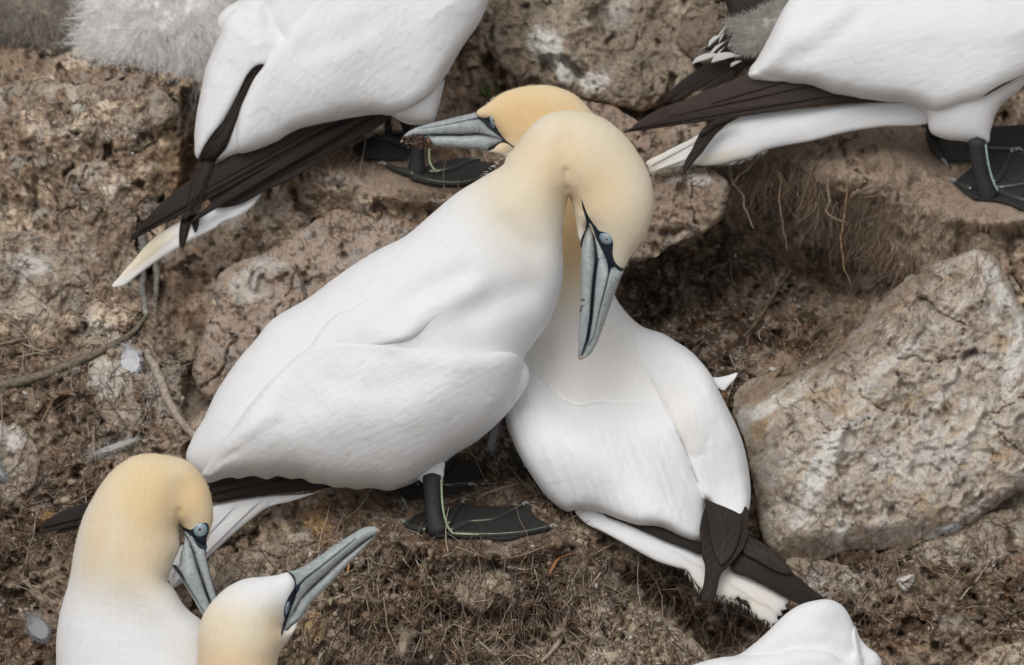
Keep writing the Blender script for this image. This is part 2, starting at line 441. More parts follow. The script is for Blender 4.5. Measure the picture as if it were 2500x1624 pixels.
def quill(b, name, pts, w, m, col, dz=0, t=5, step=5, parent=None, label=None, asym=.35, sharp=1.0, register=True, dfun=None):
    """one long flight or tail feather: blade with a raised shaft; pts base -> tip"""
    Lp = resample(np.asarray(pts, float), 12, False); n = len(Lp)
    tg = np.gradient(Lp, axis=0); tg /= np.maximum(np.linalg.norm(tg, axis=1, keepdims=True), 1e-6); nr = np.stack([-tg[:, 1], tg[:, 0]], 1)
    u = np.linspace(0, 1, n); wd = w * np.minimum(1, .55 + 1.2 * u) * np.clip((1 - u ** (3.2 * sharp)), 0, 1) ** .6
    C = np.vstack([Lp + nr * (wd * (1 - asym))[:, None], (Lp - nr * (wd * asym)[:, None])[::-1][1:-0]])
    keep = [0]
    for i in range(1, len(C)):
        if np.hypot(*(C[i] - C[keep[-1]])) > 2: keep.append(i)
    C = C[keep]
    if np.hypot(*(C[0] - C[-1])) < 2: C = C[:-1]
    ang = math.degrees(math.atan2(Lp[-1, 1] - Lp[0, 1], Lp[-1, 0] - Lp[0, 0]))
    L2 = Lp[:-2]
    def rel(x, y):
        V = np.stack([x, y], 1); d = pdist(V, L2)
        return 1.6 * np.exp(-(d / 2.0) ** 2) - .06 * d
    a0 = math.radians(ang + 25)
    def cc(x, y):
        s = (x * math.sin(a0) - y * math.cos(a0)); n_ = perlin(s / 3.2, (x + y) / 60, 5)
        c = np.tile(np.asarray(col, float), (len(x), 1)) * (1 + .10 * n_[:, None])
        d = pdist(np.stack([x, y], 1), L2); k = np.exp(-(d / 1.6) ** 2)[:, None]
        return c * (1 + .35 * k)
    return b.vol(name, C, m, cc, flat=.3, cap=t * 3.0, dz=dz, step=step, relief=rel, ang=ang + 25, parent=parent, register=register, smooth=False, label=label, dfun=dfun)
# ------------------------------------------------------------------ terrain
CP = np.array([
 # x, y, d   slope from the top ledge down to the viewer
 (-150,60,-1020),(60,60,-1000),(300,60,-990),(560,80,-960),(0,185,-740),(250,185,-720),(450,215,-730),
 (80,400,-640),(280,330,-640),(320,470,-600),(330,600,-610),(100,650,-580),(480,430,-760),(470,620,-640),
 (0,800,-450),(250,800,-450),(0,1000,-330),(300,1000,-340),(480,950,-400),(0,1300,-190),(250,1250,-230),(100,1150,-300),
 (0,1600,-20),(350,1600,40),(560,780,-540),(700,650,-560),(800,560,-560),(650,900,-470),(800,800,-500),(900,900,-480),
 (800,450,-490),(1060,445,-478),(1180,425,-480),(950,520,-440),(1130,330,-720),(1000,300,-740),(1160,500,-470),(1250,600,-500),
 (1250,120,-1000),(1450,120,-980),(1350,300,-830),(1500,280,-800),(1650,120,-940),(1100,100,-1020),
 (1700,300,-650),(1900,380,-600),(1650,420,-560),(1600,560,-560),(1560,700,-620),
 (1800,560,-740),(2000,560,-740),(2080,620,-700),(1620,850,-470),(1800,850,-450),(1950,800,-500),(1760,930,-420),
 (2150,400,-520),(2420,490,-474),(2300,560,-440),(2200,620,-470),(2480,620,-430),(2480,300,-860),(2300,340,-800),(2150,300,-850),
 (1100,1312,86),(1330,1312,84),(800,1340,60),(700,1290,-20),(1000,1200,-150),(1200,1125,-300),(1320,1150,-250),(1300,1050,-420),(1000,1050,-420),(800,1100,-330),(600,1150,-230),
 (1430,1270,-110),(1500,1340,-60),(1600,1430,-40),(1750,1560,-60),(1560,1600,90),
 (520,1400,50),(700,1450,90),(900,1450,110),(1200,1430,110),(1400,1420,80),(700,1610,100),(1000,1610,110),(1300,1610,100),
 (1850,1330,-320),(1850,1150,-380),(1780,1000,-420),(2000,1000,-430),(2000,1420,-200),(2200,1350,-200),(2420,1300,-230),(2400,1480,-110),(2200,1600,-30),(2450,1600,-20),(2000,1600,-60),
 (2300,900,-430),(2480,1000,-400),(2480,800,-420)], float)
def plane(x, y): return -400 + .60 * (y - 812) + 0 * x
_K = lambda r2: 1 / (1 + r2 / 190.0 ** 2)
_d2 = ((CP[:, None, :2] - CP[None, :, :2]) ** 2).sum(-1)
_w = np.linalg.solve(_K(_d2) + .01 * np.eye(len(CP)), CP[:, 2] - plane(CP[:, 0], CP[:, 1]))
def base_d(x, y):
    r = plane(x, y)
    for (a, b, _), w in zip(CP, _w): r = r + w * _K((x - a) ** 2 + (y - b) ** 2)
    return r
# the eroded hollow under the matted nest mound on the right, and other undercuts: (outline, depth, lip softness, fade-out rows)
CARVE = [(T('O', '1505,625 1600,600 1700,600 1745,520 1770,455 1800,425 1880,425 1960,450 2010,520 2080,560 2140,620 2230,660 2200,700 2080,800 1900,960 1700,960 1520,820'), 240, 22, (700, 960)),
         (T('O', '1120,10 1190,20 1190,120 1260,220 1330,240 1440,270 1560,330 1500,345 1400,320 1250,250 1130,200 1100,120'), 130, 26, (400, 500)),
         (T('O', '430,210 500,200 520,420 470,560 420,520 440,380'), 120, 30, (600, 700)),
         (T('O', '330,640 460,640 500,760 520,880 480,960 410,880 380,760'), 40, 30, (900, 1000)),
         (T('O', '1790,1180 1850,1150 1870,1330 1960,1420 1900,1450 1800,1330'), 120, 25, (1500, 1600)),
         (T('O', '440,880 540,860 560,960 480,1040 430,1010'), 120, 30, (1500, 1600)),
         (T('O', '1480,1345 1560,1370 1650,1420 1760,1500 1850,1560 1800,1640 1700,1640 1640,1560 1560,1500 1500,1440 1460,1390'), 170, 60, (1700, 1800)),
         (T('O', '1010,1470 1120,1465 1260,1480 1400,1500 1380,1530 1240,1530 1120,1520 1020,1500'), 50, 22, (1700, 1800)),
         (T('O', '40,740 130,720 220,740 200,770 110,780'), 60, 18, (1700, 1800)), (T('O', '0,480 90,470 120,520 60,550 0,540'), 50, 18, (1700, 1800)),
         (T('O', '330,500 350,620 420,720 400,760 340,700 310,600'), 60, 16, (1700, 1800)), (T('O', '0,1440 70,1420 100,1480 40,1520 0,1500'), 60, 20, (1700, 1800)),
         (T('O', '0,80 60,90 130,130 200,150 190,120 100,60 0,50'), 60, 22, (600, 700))]
PADS = [(1180, 1300, 210, 62, 84, 1300), (1180, 1190, 170, 60, 84, 1300), (1060, 440, 200, 60, -478, 440), (960, 380, 130, 50, -478, 440),
        (2430, 490, 160, 60, -474, 480), (2400, 370, 150, 60, -474, 480)]       # where webbed feet stand: level ground
SOIL = [(150, 1060, 330, 260, .75), (430, 900, 80, 200, .8), (1120, 1430, 430, 190, 1), (1780, 800, 330, 220, 1), (2200, 1450, 420, 220, 1), (1200, 1200, 300, 130, 1),
        (950, 420, 300, 70, .8), (1120, 180, 110, 160, .7), (60, 1350, 350, 330, 1), (1700, 1500, 260, 160, 1), (900, 1560, 260, 90, .8), (30,60,200,70,.8), (2330,560,200,130,.35), (2000,340,300,90,.4),(480,500,80,250,.7)]
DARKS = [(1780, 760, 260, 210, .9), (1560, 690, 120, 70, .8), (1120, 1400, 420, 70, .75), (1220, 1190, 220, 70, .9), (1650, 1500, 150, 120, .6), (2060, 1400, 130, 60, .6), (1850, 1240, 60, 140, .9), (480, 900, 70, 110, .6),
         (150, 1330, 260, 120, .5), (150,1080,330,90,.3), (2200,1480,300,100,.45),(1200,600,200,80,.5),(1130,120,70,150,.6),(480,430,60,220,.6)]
WHITES = [(230, 470, 60, 50, .3), (60, 620, 110, 60, .35), (420, 960, 60, 120, .3, -30), (560, 1020, 60, 30, .3), (60, 1120, 60, 60, .4), (1150, 1420, 40, 45, .75), (1240, 1430, 45, 60, .4), (850, 1360, 60, 35, .3),
          (2080, 1420, 40, 22, .8), (1690, 435, 60, 14, .8, 8), (820, 440, 60, 25, .5), (2330, 1520, 60, 20, .3), (1560, 1470, 20, 60, .35), (240, 820, 60, 40, .25),(1930, 1560,16,60,.35),(760,1560,70,60,.3),(1500,1590,80,60,.35), (1030,1620,60,30,.25)]
OCHR = [(780, 1275, 36, 60, .8, 15), (700, 1530, 60, 90, .5), (760, 1570, 30, 50, .8), (430, 400, 60, 60, .3), (1900, 880, 60, 40, .3), (120, 1265, 30, 20, .8), (2240,1580,50,20,.3), (1830,1000,40,60,.3),(1950, 1560,14,70,.7)]
TANS = [(600, 1390, 130, 70, .8), (770, 1480, 110, 120, .85), (1560, 1560, 170, 75, .8), (1420, 1600, 100, 50, .6), (60, 660, 170, 120, .8), (250, 600, 120, 60, .5), (50, 1090, 100, 100, .8), (440, 930, 70, 130, .5), (250, 870, 90, 60, .7), (2180, 1440, 210, 60, .4), (1160, 1420, 60, 50, .8), (120, 1400, 90, 60, .5), (2230, 1340, 120, 40, .5), (2330, 1600, 160, 60, .4), (620, 1560, 60, 60, .5), (300, 1010, 60, 40, .5), (1880, 900, 90, 40, .5), (2420, 1220, 80, 50, .4)]
def soilmask(x, y):
    m = np.zeros(np.shape(x))
    for b in SOIL:
        u = (x - b[0]) / b[2]; v = (y - b[1]) / b[3]; m = np.maximum(m, b[4] * (1 - sstep(np.sqrt(u * u + v * v) + .25 * perlin(x / 90, y / 90, 71), .75, 1.15)))
    return m
def rock_relief(x, y, amp=1.0, seed=0, crack=1.0):
    wx = x + 24 * perlin(x / 120, y / 120, 41 + seed); wy = y + 24 * perlin(x / 120, y / 120, 42 + seed)
    wx = wx + 9 * perlin(x / 30, y / 30, 40 + seed); wy = wy + 9 * perlin(x / 30, y / 30, 39 + seed)
    a = 42 * fbm(wx, wy, 1 / 190, 5, 43 + seed, gain=.55) + 15 * fbm(wx, wy, 1 / 60, 4, 44 + seed, ridged=True, gain=.6)
    d1, d2, c = worley(wx, wy, 1 / 150, 45 + seed); a = a - 30 * crack * (1 - sstep(d2 - d1, 0, .05)) * (c > .85) + 34 * crack * (c - .5) * sstep(d2 - d1, 0, .35)
    a = a - 48 * crack * sstep(fbm(wx * 1.3, wy * .8, 1 / 85, 3, 50 + seed), .22, .45)
    d1, d2, c = worley(wx, wy, 1 / 44, 46 + seed); a = a + 9 * (c - .5) * sstep(d2 - d1, 0, .2)
    a = a + 4.5 * fbm(x, y, 1 / 11, 3, 47 + seed, gain=.65)
    pit = sstep(fbm(x, y, 1 / 19, 2, 48 + seed), .32, .5) * sstep(perlin(x / 90, y / 90, 49 + seed), -.2, .3); a = a - 12 * pit
    return a * amp
def soil_relief(x, y):
    a = 26 * fbm(x, y, 1 / 100, 4, 51) + 20 * fbm(x, y, 1 / 42, 3, 52, ridged=True) - 22 * sstep(fbm(x, y, 1 / 26, 2, 56), .24, .5) - 42 * sstep(fbm(x, y, 1 / 62, 3, 58), .20, .42)
    d1, d2, c = worley(x + 6 * perlin(x / 20, y / 20, 57), y, 1 / 24, 53); a = a + 15 * (1 - d1) * c
    d1, d2, c = worley(x, y, 1 / 11, 54); a = a + 7 * (1 - d1) * c
    return a + 3.5 * fbm(x, y, 1 / 6, 2, 55)
def terrain_d(x, y):
    b = base_d(x, y); V = np.stack([x.ravel(), y.ravel()], 1)
    near = (x > -400) & (x < 2900) & (y > -200) & (y < 1850); nf = near.ravel()
    cut = np.zeros(x.size)
    for C, dep, soft, (f0, f1) in CARVE:
        lo = C.min(0) - 60; hi = C.max(0) + 60
        k = np.where(nf & (V[:, 0] > lo[0]) & (V[:, 0] < hi[0]) & (V[:, 1] > lo[1]) & (V[:, 1] < hi[1]))[0]
        if not len(k): continue
        Q = V[k]; Q = Q + np.stack([16 * perlin(Q[:, 0] / 22, Q[:, 1] / 60, 61), 20 * perlin(Q[:, 0] / 26, Q[:, 1] / 70, 62)], 1)
        ins = inside(Q, C); d = pdist(Q, C, True)
        cut[k] -= np.where(ins, sstep(d, 0, soft) * dep, 0) * (1 - sstep(Q[:, 1], f0, f1))
    s = soilmask(x, y)
    rel = rock_relief(x, y) * 1.4 * (1 - s) + soil_relief(x, y) * 1.25 * s
    z = b + cut.reshape(x.shape) + rel * (1 - .0 * s)
    for cx, cy, rx, ry, d0, y0 in PADS:
        k = 1 - sstep(np.sqrt(((x - cx) / rx) ** 2 + ((y - cy) / ry) ** 2), .75, 1.35)
        z = z * (1 - k) + (d0 - 16 + (y - y0) * COT + rel * .22) * k
    return z
def axis(a, b, step, far):
    A = np.arange(a, b + 1, step, dtype=float); L = []; R = []; g = step
    p, q = a, b
    while p > -far: g *= 1.22; p -= g; q += g; L.append(p); R.append(q)
    return np.array(L[::-1] + list(A) + R)
gx = axis(-380, 2880, 4.0, 9000); gy = axis(-160, 1860, 4.0, 9000)
gy = gy[gy < 6500]
GX, GY = np.meshgrid(gx, gy); GD = terrain_d(GX, GY)
def tsample(x, y):
    x = np.asarray(x, float); y = np.asarray(y, float)
    i = np.clip(np.searchsorted(gx, x) - 1, 0, len(gx) - 2); j = np.clip(np.searchsorted(gy, y) - 1, 0, len(gy) - 2)
    fx = np.clip((x - gx[i]) / (gx[i + 1] - gx[i]), 0, 1); fy = np.clip((y - gy[j]) / (gy[j + 1] - gy[j]), 0, 1)
    return (GD[j, i] * (1 - fx) + GD[j, i + 1] * fx) * (1 - fy) + (GD[j + 1, i] * (1 - fx) + GD[j + 1, i + 1] * fx) * fy
def mask(x, y, B, wob=.5, seed=0):
    n = fbm(x, y, 1 / 38, 4, 81 + seed) * wob * 2.2; m = np.zeros(np.shape(x))
    for b in B:
        a = math.radians(b[5]) if len(b) > 5 else 0; c, s = math.cos(a), math.sin(a)
        u = ((x - b[0]) * c + (y - b[1]) * s) / b[2]; v = (-(x - b[0]) * s + (y - b[1]) * c) / b[3]
        m = np.maximum(m, b[4] * (1 - sstep(np.sqrt(u * u + v * v) + n, .55, 1.15)))
    return m
def rock_col(x, y, whites, ochres, seed=0, base=(.27, .205, .15), pale=(.52, .435, .34), gray=(.30, .28, .25), dk=(.08, .058, .042)):
    n1 = fbm(x, y, 1 / 120, 5, 91 + seed, gain=.6); n2 = fbm(x, y, 1 / 60, 5, 92 + seed, gain=.65); n3 = fbm(x, y, 1 / 14, 4, 93 + seed, gain=.7)
    base, pale, gray, dk = map(np.array, (base, pale, gray, dk))
    k = sstep(n1 + .45 * n3, -.02, .30)[..., None]; c = base * (1 - k) + pale * k
    k = sstep(n2 + .3 * n3, .02, .35)[..., None] * .75; c = c * (1 - k) + gray * k
    k = sstep(fbm(x, y, 1 / 26, 5, 94 + seed, gain=.75) - .25 * n1, .06, .26)[..., None] * .85; c = c * (1 - k) + dk * k
    k = mask(x, y, ochres, .4, 3 + seed)[..., None]; c = c * (1 - .8 * k) + np.array([.42, .27, .13]) * .8 * k
    k = np.clip(mask(x, y, whites, .32, seed) * (.95 + .7 * n3), 0, 1)[..., None]; c = c * (1 - k) + np.array([.68, .665, .62]) * k
    k = (sstep(fbm(x, y, 1 / 13, 4, 97 + seed, gain=.85), .16, .34) * sstep(perlin(x / 70, y / 70, 98 + seed), -.25, .3))[..., None] * .6; c = c * (1 - k) + dk * .55 * k
    k = sstep(fbm(x, y, 1 / 17, 4, 99 + seed, gain=.8), .18, .4)[..., None] * .4; c = c * (1 - k) + pale * 1.12 * k
    return c
def soil_col(x, y):
    n1 = fbm(x, y, 1 / 90, 4, 101); n3 = fbm(x, y, 1 / 10, 4, 102, gain=.75)
    c = np.array([.140, .098, .068]) * (1 + .6 * n1 + 1.1 * n3)[..., None]
    k = sstep(fbm(x, y, 1 / 130, 4, 107) + .35 * n3, .02, .30)[..., None] * .6; c = c * (1 - k) + np.array([.30, .25, .20]) * (1 + .5 * n3[..., None]) * k
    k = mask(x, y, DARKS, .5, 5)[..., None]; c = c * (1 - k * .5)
    d1, d2, cc = worley(x, y, 1 / 9, 54)
    k = ((cc > .80) * (1 - sstep(d1, .2, .45)))[..., None] * .6; c = c * (1 - k) + np.array([.42, .36, .30]) * k
    k = sstep(fbm(x, y, 1 / 30, 5, 104, gain=.65), .08, .30)[..., None] * .65; c = c * (1 - k) + np.array([.33, .27, .21]) * k
    k = sstep(fbm(x, y, 1 / 26, 4, 106), .2, .45)[..., None] * .45; c = c * (1 - k) + np.array([.24, .12, .06]) * k
    k = mask(x, y, OCHR, .35, 3)[..., None]; c = c * (1 - .85 * k) + np.array([.40, .26, .12]) * .85 * k
    k = np.clip(mask(x, y, WHITES, .5, 8) * (.8 + .9 * n3), 0, 1)[..., None]; c = c * (1 - k) + np.array([.52, .49, .44]) * k
    return np.clip(c, .012, .8)
sm = soilmask(GX, GY)[..., None]
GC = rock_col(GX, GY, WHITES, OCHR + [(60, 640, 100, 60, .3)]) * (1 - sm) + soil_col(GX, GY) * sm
GC = 1.75 * np.clip(GC, 0, 1) ** 1.28 * (1.0 - .06 * sm) * np.array([.975, 1.0, 1.035])
nn = fbm(GX, GY, 1 / 16, 4, 18, gain=.75)
mk = np.clip(mask(GX, GY, TANS, .5, 6) * (.95 + 1.1 * nn), 0, 1)[..., None]; GC = GC * (1 - mk) + np.array([.44, .35, .26]) * (1 + .45 * nn[..., None]) * mk
mk = mask(GX, GY, [(2120, 370, 420, 90, 1), (2280, 540, 300, 110, 1), (2060, 470, 120, 60, .8), (950, 440, 260, 55, .5), (850, 1340, 60, 40, .0)], .3, 15)[..., None] * .8
GC = GC * (1 - mk) + np.array([.34, .262, .198]) * (1 + .45 * fbm(GX * 1.6, GY * .6, 1 / 14, 4, 16, gain=.7)[..., None]) * mk
def gcol(x, y):
    i = np.clip(np.searchsorted(gx, x) - 1, 0, len(gx) - 2); j = np.clip(np.searchsorted(gy, y) - 1, 0, len(gy) - 2); return GC[j, i]
ny, nx = GX.shape
A = np.column_stack([GX.ravel(), GY.ravel(), GD.ravel()])
i = (np.arange(ny - 1)[:, None] * nx + np.arange(nx - 1)[None]).ravel()
F = np.stack([i, i + nx, i + nx + 1, i + 1], 1).astype(np.int32)
ground = mesh_obj('ground', P(A), F, M['soil'], col=GC.reshape(-1, 3)); ground['kind'] = 'structure'
# ------------------------------------------------------------------ boulders
BOUL = []
def smin(a, b, k=24.0):
    h = np.clip(.5 + .5 * (b - a) / k, 0, 1); return b * (1 - h) + a * h - k * h * (1 - h)
def surf(x, y):
    x = np.asarray(x, float); y = np.asarray(y, float); z = tsample(x, y); V = np.stack([x.ravel(), y.ravel()], 1); zr = z.ravel().copy()
    for C, b in BOUL:
        for i in np.where(inside(V, C))[0]:
            h = b.ray_cast(Vector((V[i, 0], V[i, 1], 5000)), Vector((0, 0, -1)))
            if h[0] is not None and h[0].z > zr[i]: zr[i] = h[0].z
    return zr.reshape(z.shape)
def boulder(C, d0, tilt, label, flat=.5, cap=130, step=4.2, seed=0, whites=(), ochres=(), amp=1.0, m='rock', name='boulder', facets=(), group=None, cat='rock', wob=7, cols={}, crack=1.0, drop=0, brown=()):
    """C outline; tilt (dd/dx, dd/dy) of its face; facets (nx, ny, off): planes that cut the face"""
    if d0 is None: d0 = float(np.mean(tsample(C[:, 0], C[:, 1]))) + 16
    C = resample(C, step, True, True)
    s = np.arange(len(C)) * step
    C = C + np.stack([wob * fbm(C[:, 0], C[:, 1], 1 / 60, 3, 111 + seed) + 2 * perlin(C[:, 0] / 9, C[:, 1] / 9, 5), wob * fbm(C[:, 0], C[:, 1], 1 / 55, 3, 112 + seed) + 2 * perlin(C[:, 0] / 9, C[:, 1] / 9, 6)], 1)
    V, F, bm = tri(C, step); h = np.sqrt(3 * poisson(V, F, bm)); h = cap * (1 - np.exp(-h / cap)) 
    x, y = V[:, 0], V[:, 1]; c = C.mean(0)
    z = d0 + tilt[0] * (x - c[0]) + tilt[1] * (y - c[1])
    e = np.clip(h / 30, 0, 1)
    z = z - drop; zf = z + flat * h + rock_relief(x, y, amp, seed, crack) * e
    for fx, fy, off in facets: zf = smin(zf, d0 + off + fx * (x - c[0]) + fy * (y - c[1]) + 5 * fbm(x, y, 1 / 30, 3, 7) + 2 * fbm(x, y, 1 / 8, 2, 9) * e)
    zf = np.where(bm, z, zf)
    A, FF = close_mesh(V, F, bm, zf, z - 1.1 * h - 20 * e)
    BOUL.append((C, BVHTree.FromPolygons(A.tolist(), FF.tolist(), all_triangles=True)))
    cc = rock_col(A[:, 0], A[:, 1], whites, ochres, seed, **cols)
    if seed == 1:
        xx, yy = A[:, 0], A[:, 1]; n = fbm((xx * .77 - yy * .64) * .35, xx * .64 + yy * .77, 1 / 22, 4, 141, gain=.65); k = (sstep(n, .08, .34) * .7)[:, None]; cc = cc * (1 - k) + np.array([.64, .60, .52]) * k
        n = fbm((xx * .77 - yy * .64) * .4, xx * .64 + yy * .77, 1 / 40, 4, 142); k = (sstep(n, .15, .4) * .5)[:, None]; cc = cc * (1 - k) + np.array([.44, .32, .19]) * k
    if brown: k = mask(A[:, 0], A[:, 1], brown, .3, 7)[:, None]; cc = cc * (1 - k) + np.array([.25, .18, .125]) * (1 + .5 * fbm(A[:, 0], A[:, 1], 1 / 12, 3, 12)[:, None]) * k
    org = P([(c[0], c[1], d0)])[0]
    o = mesh_obj(name, P(A), FF, M[m], col=cc, origin=org)
    return tag(o, label, cat, group), C, d0, tilt
BIG_W = [(1890, 985, 120, 22, .9, -28), (1800, 1060, 30, 90, .7, 30), (2035, 1090, 38, 55, .9, 30), (1990, 1160, 40, 75, .85, 25), (1960, 1250, 22, 60, .6, 20), (2370, 1010, 36, 60, .7, 20), (2240, 1110, 150, 50, .45, -10), (2120, 960, 30, 110, .4, 40), (2330, 1100, 110, 90, .5, -30), (2478, 850, 28, 110, .8, 10), (2050, 1300, 18, 50, .7, 10), (2440, 700, 22, 80, .8, -30), (2180, 880, 160, 18, .5, -38), (2300, 960, 20, 90, .5, 35), (1900, 1150, 60, 40, .35), (2080, 1060, 20, 60, .6, 30)]
boulder(T('O', '1800,1040 1790,985 1808,938 1850,922 1930,915 2000,890 2075,820 2150,740 2230,670 2330,625 2400,608 2440,640 2475,710 2530,800 2600,900 2620,1080 2520,1180 2440,1230 2370,1290 2280,1330 2180,1345 2060,1350 1960,1380 1880,1350 1850,1260 1835,1160 1815,1070'),
        -330, (.05, .30), 'largest pale tan boulder splashed with white droppings, right of the leaning pair', flat=1.25, cap=150, seed=1, whites=BIG_W,
        ochres=[(2060, 980, 90, 40, .5), (2350, 1000, 60, 40, .3), (2450,1120,30,30,.6), (1850,1020,40,70,.35)], facets=[(.8, 1.03, 350), (-.1, -1.1, 480), (1.4, .1, 560)],
        cols=dict(base=(.40, .33, .265), pale=(.50, .435, .36), gray=(.42, .39, .36), dk=(.17, .14, .11)), amp=1.25, crack=.6, brown=[(1880, 940, 110, 30, .7, -25), (2060, 860, 120, 22, .6, -38), (2190, 730, 130, 18, .6, -40), (1960,1340,120,30,.4), (2150,1330,140,22,.4)])
boulder(T('O', '470,920 505,800 530,740 520,700 560,650 640,620 740,560 800,520 870,498 960,505 1060,512 1100,560 1080,640 1000,700 900,760 800,830 700,900 620,960 540,990'),
        -430, (0, .35), 'grey-topped boulder between the upper-left gannet and the leaning white gannet', flat=.8, cap=90, seed=4, whites=[(600, 700, 60, 40, .4), (660, 650, 60, 25, .4)], facets=[(0.1, .9, 105)],
        cols=dict(base=(.33, .25, .19), pale=(.42, .34, .28), gray=(.34, .32, .30)))
boulder(T('O', '1085,1410 1110,1385 1150,1372 1200,1385 1245,1398 1268,1428 1245,1462 1212,1452 1185,1490 1140,1484 1105,1450'), None, (0, .2), 'pale cream crusted clod in the middle of the nest front below the webbed foot', flat=.8, cap=26, step=3.2, seed=23, name='clod', cat='clod', wob=12, drop=8, crack=.3, amp=.5, cols=dict(base=(.46, .38, .28), pale=(.60, .53, .42), gray=(.42, .38, .33), dk=(.16, .11, .07)))
boulder(T('L3', '1490,1100 1540,1040 1620,1020 1700,1080 1745,1200 1710,1330 1640,1400 1560,1450 1490,1420 1460,1300'), None, (0, .2), 'tan and rust stained clod right behind the raised bill bird', flat=.8, cap=22, step=3.2, seed=24, name='clod', cat='clod', wob=12, drop=9, crack=.3, amp=.5, ochres=[(770, 1530, 30, 50, 1)], cols=dict(base=(.40, .31, .21), pale=(.50, .42, .31), gray=(.34, .29, .23), dk=(.14, .09, .06)))
boulder(T('K9', '1150,1100 1190,1085 1242,1072 1240,1115 1200,1165 1165,1135'), None, (0, .3), 'small off-white stone in the soil below the largest boulder', flat=.9, cap=14, step=3, seed=25, name='stone', wob=2, crack=.2, amp=.25, cols=dict(base=(.56, .53, .48), pale=(.66, .64, .60), gray=(.45, .43, .40), dk=(.25, .21, .17)))
boulder(T('O', '1180,-60 1165,40 1200,130 1260,190 1330,215 1400,235 1470,255 1560,270 1600,262 1660,235 1720,180 1790,110 1850,20 1850,-90 1500,-120'),
        -800, (0, .3), 'mottled grey-brown boulder with white smears at the top centre behind the heads', flat=1.0, cap=110, seed=7,
        whites=[(1330, 110, 50, 45, .95), (1370, 160, 35, 50, .8, -30), (1450, 195, 40, 30, .9), (1500, 20, 60, 60, .35)], amp=1.2,
        cols=dict(base=(.27, .21, .16), pale=(.40, .33, .26), gray=(.19, .175, .13), dk=(.12, .10, .07)))
boulder(T('O', '1690,45 1760,20 1790,70 1800,150 1740,160 1680,140 1650,100'), -700, (0, .3), 'small dark brown stone lodged on the top centre boulder', flat=.7, cap=40, seed=17, step=4,
        cols=dict(base=(.17, .13, .10), pale=(.22, .17, .13), gray=(.13, .11, .09)))
boulder(T('O', '1330,260 1420,245 1500,262 1560,300 1600,330 1640,360 1600,400 1540,430 1480,420 1380,380'), -640, (0, .5), 'pinkish brown boulder wedged just right of the touching heads', flat=.9, cap=60, seed=9,
        cols=dict(base=(.34, .25, .19), pale=(.42, .33, .27), gray=(.28, .24, .21)))
boulder(T('O', '1520,430 1560,370 1610,330 1680,300 1740,330 1760,380 1700,400 1600,425'), -600, (0, .5), 'flat pinkish stone under the long tail of the upper-right gannet', flat=.9, cap=45, seed=12,
        cols=dict(base=(.36, .27, .20), pale=(.44, .36, .29), gray=(.30, .26, .23)))
boulder(T('O', '1520,470 1580,430 1660,408 1730,412 1780,450 1772,510 1740,560 1700,575 1640,600 1560,640 1490,600'), -520, (0, .45), 'broad tan rock shelf overhanging the dark hollow beside the preening head', flat=.9, cap=60, seed=14, whites=[(1690, 440, 60, 14, .8)],
        cols=dict(base=(.32, .24, .18), pale=(.45, .37, .29), gray=(.25, .22, .19)))
boulder(T('O', '2370,1640 2400,1600 2450,1575 2530,1565 2600,1600 2620,1700 2400,1720'), 60, (0, .4), 'small pale rock peeping in at the bottom right corner', flat=.9, cap=50, seed=15,
        cols=dict(base=(.42, .33, .24), pale=(.50, .42, .33), gray=(.36, .33, .29)))
boulder(T('O', '160,420 215,390 280,400 320,440 335,520 330,600 345,650 290,690 200,680 150,600 140,500'), -612, (.1, .25), 'weathered cracked rock with a pale top in the bank at the upper left', flat=.9, cap=70, seed=19, whites=[(260, 420, 60, 35, .35)],
        cols=dict(base=(.31, .23, .165), pale=(.45, .38, .31), gray=(.26, .22, .18)))
0 and boulder(T('O', '1800,940 1850,920 1960,915 2030,890 1990,960 1900,985 1820,1010 1790,985'), -260, (0, .5), 'low brown rock ledge in front of the largest boulder', flat=.7, cap=40, seed=21,
        cols=dict(base=(.30, .225, .165), pale=(.38, .30, .23), gray=(.27, .23, .19)))

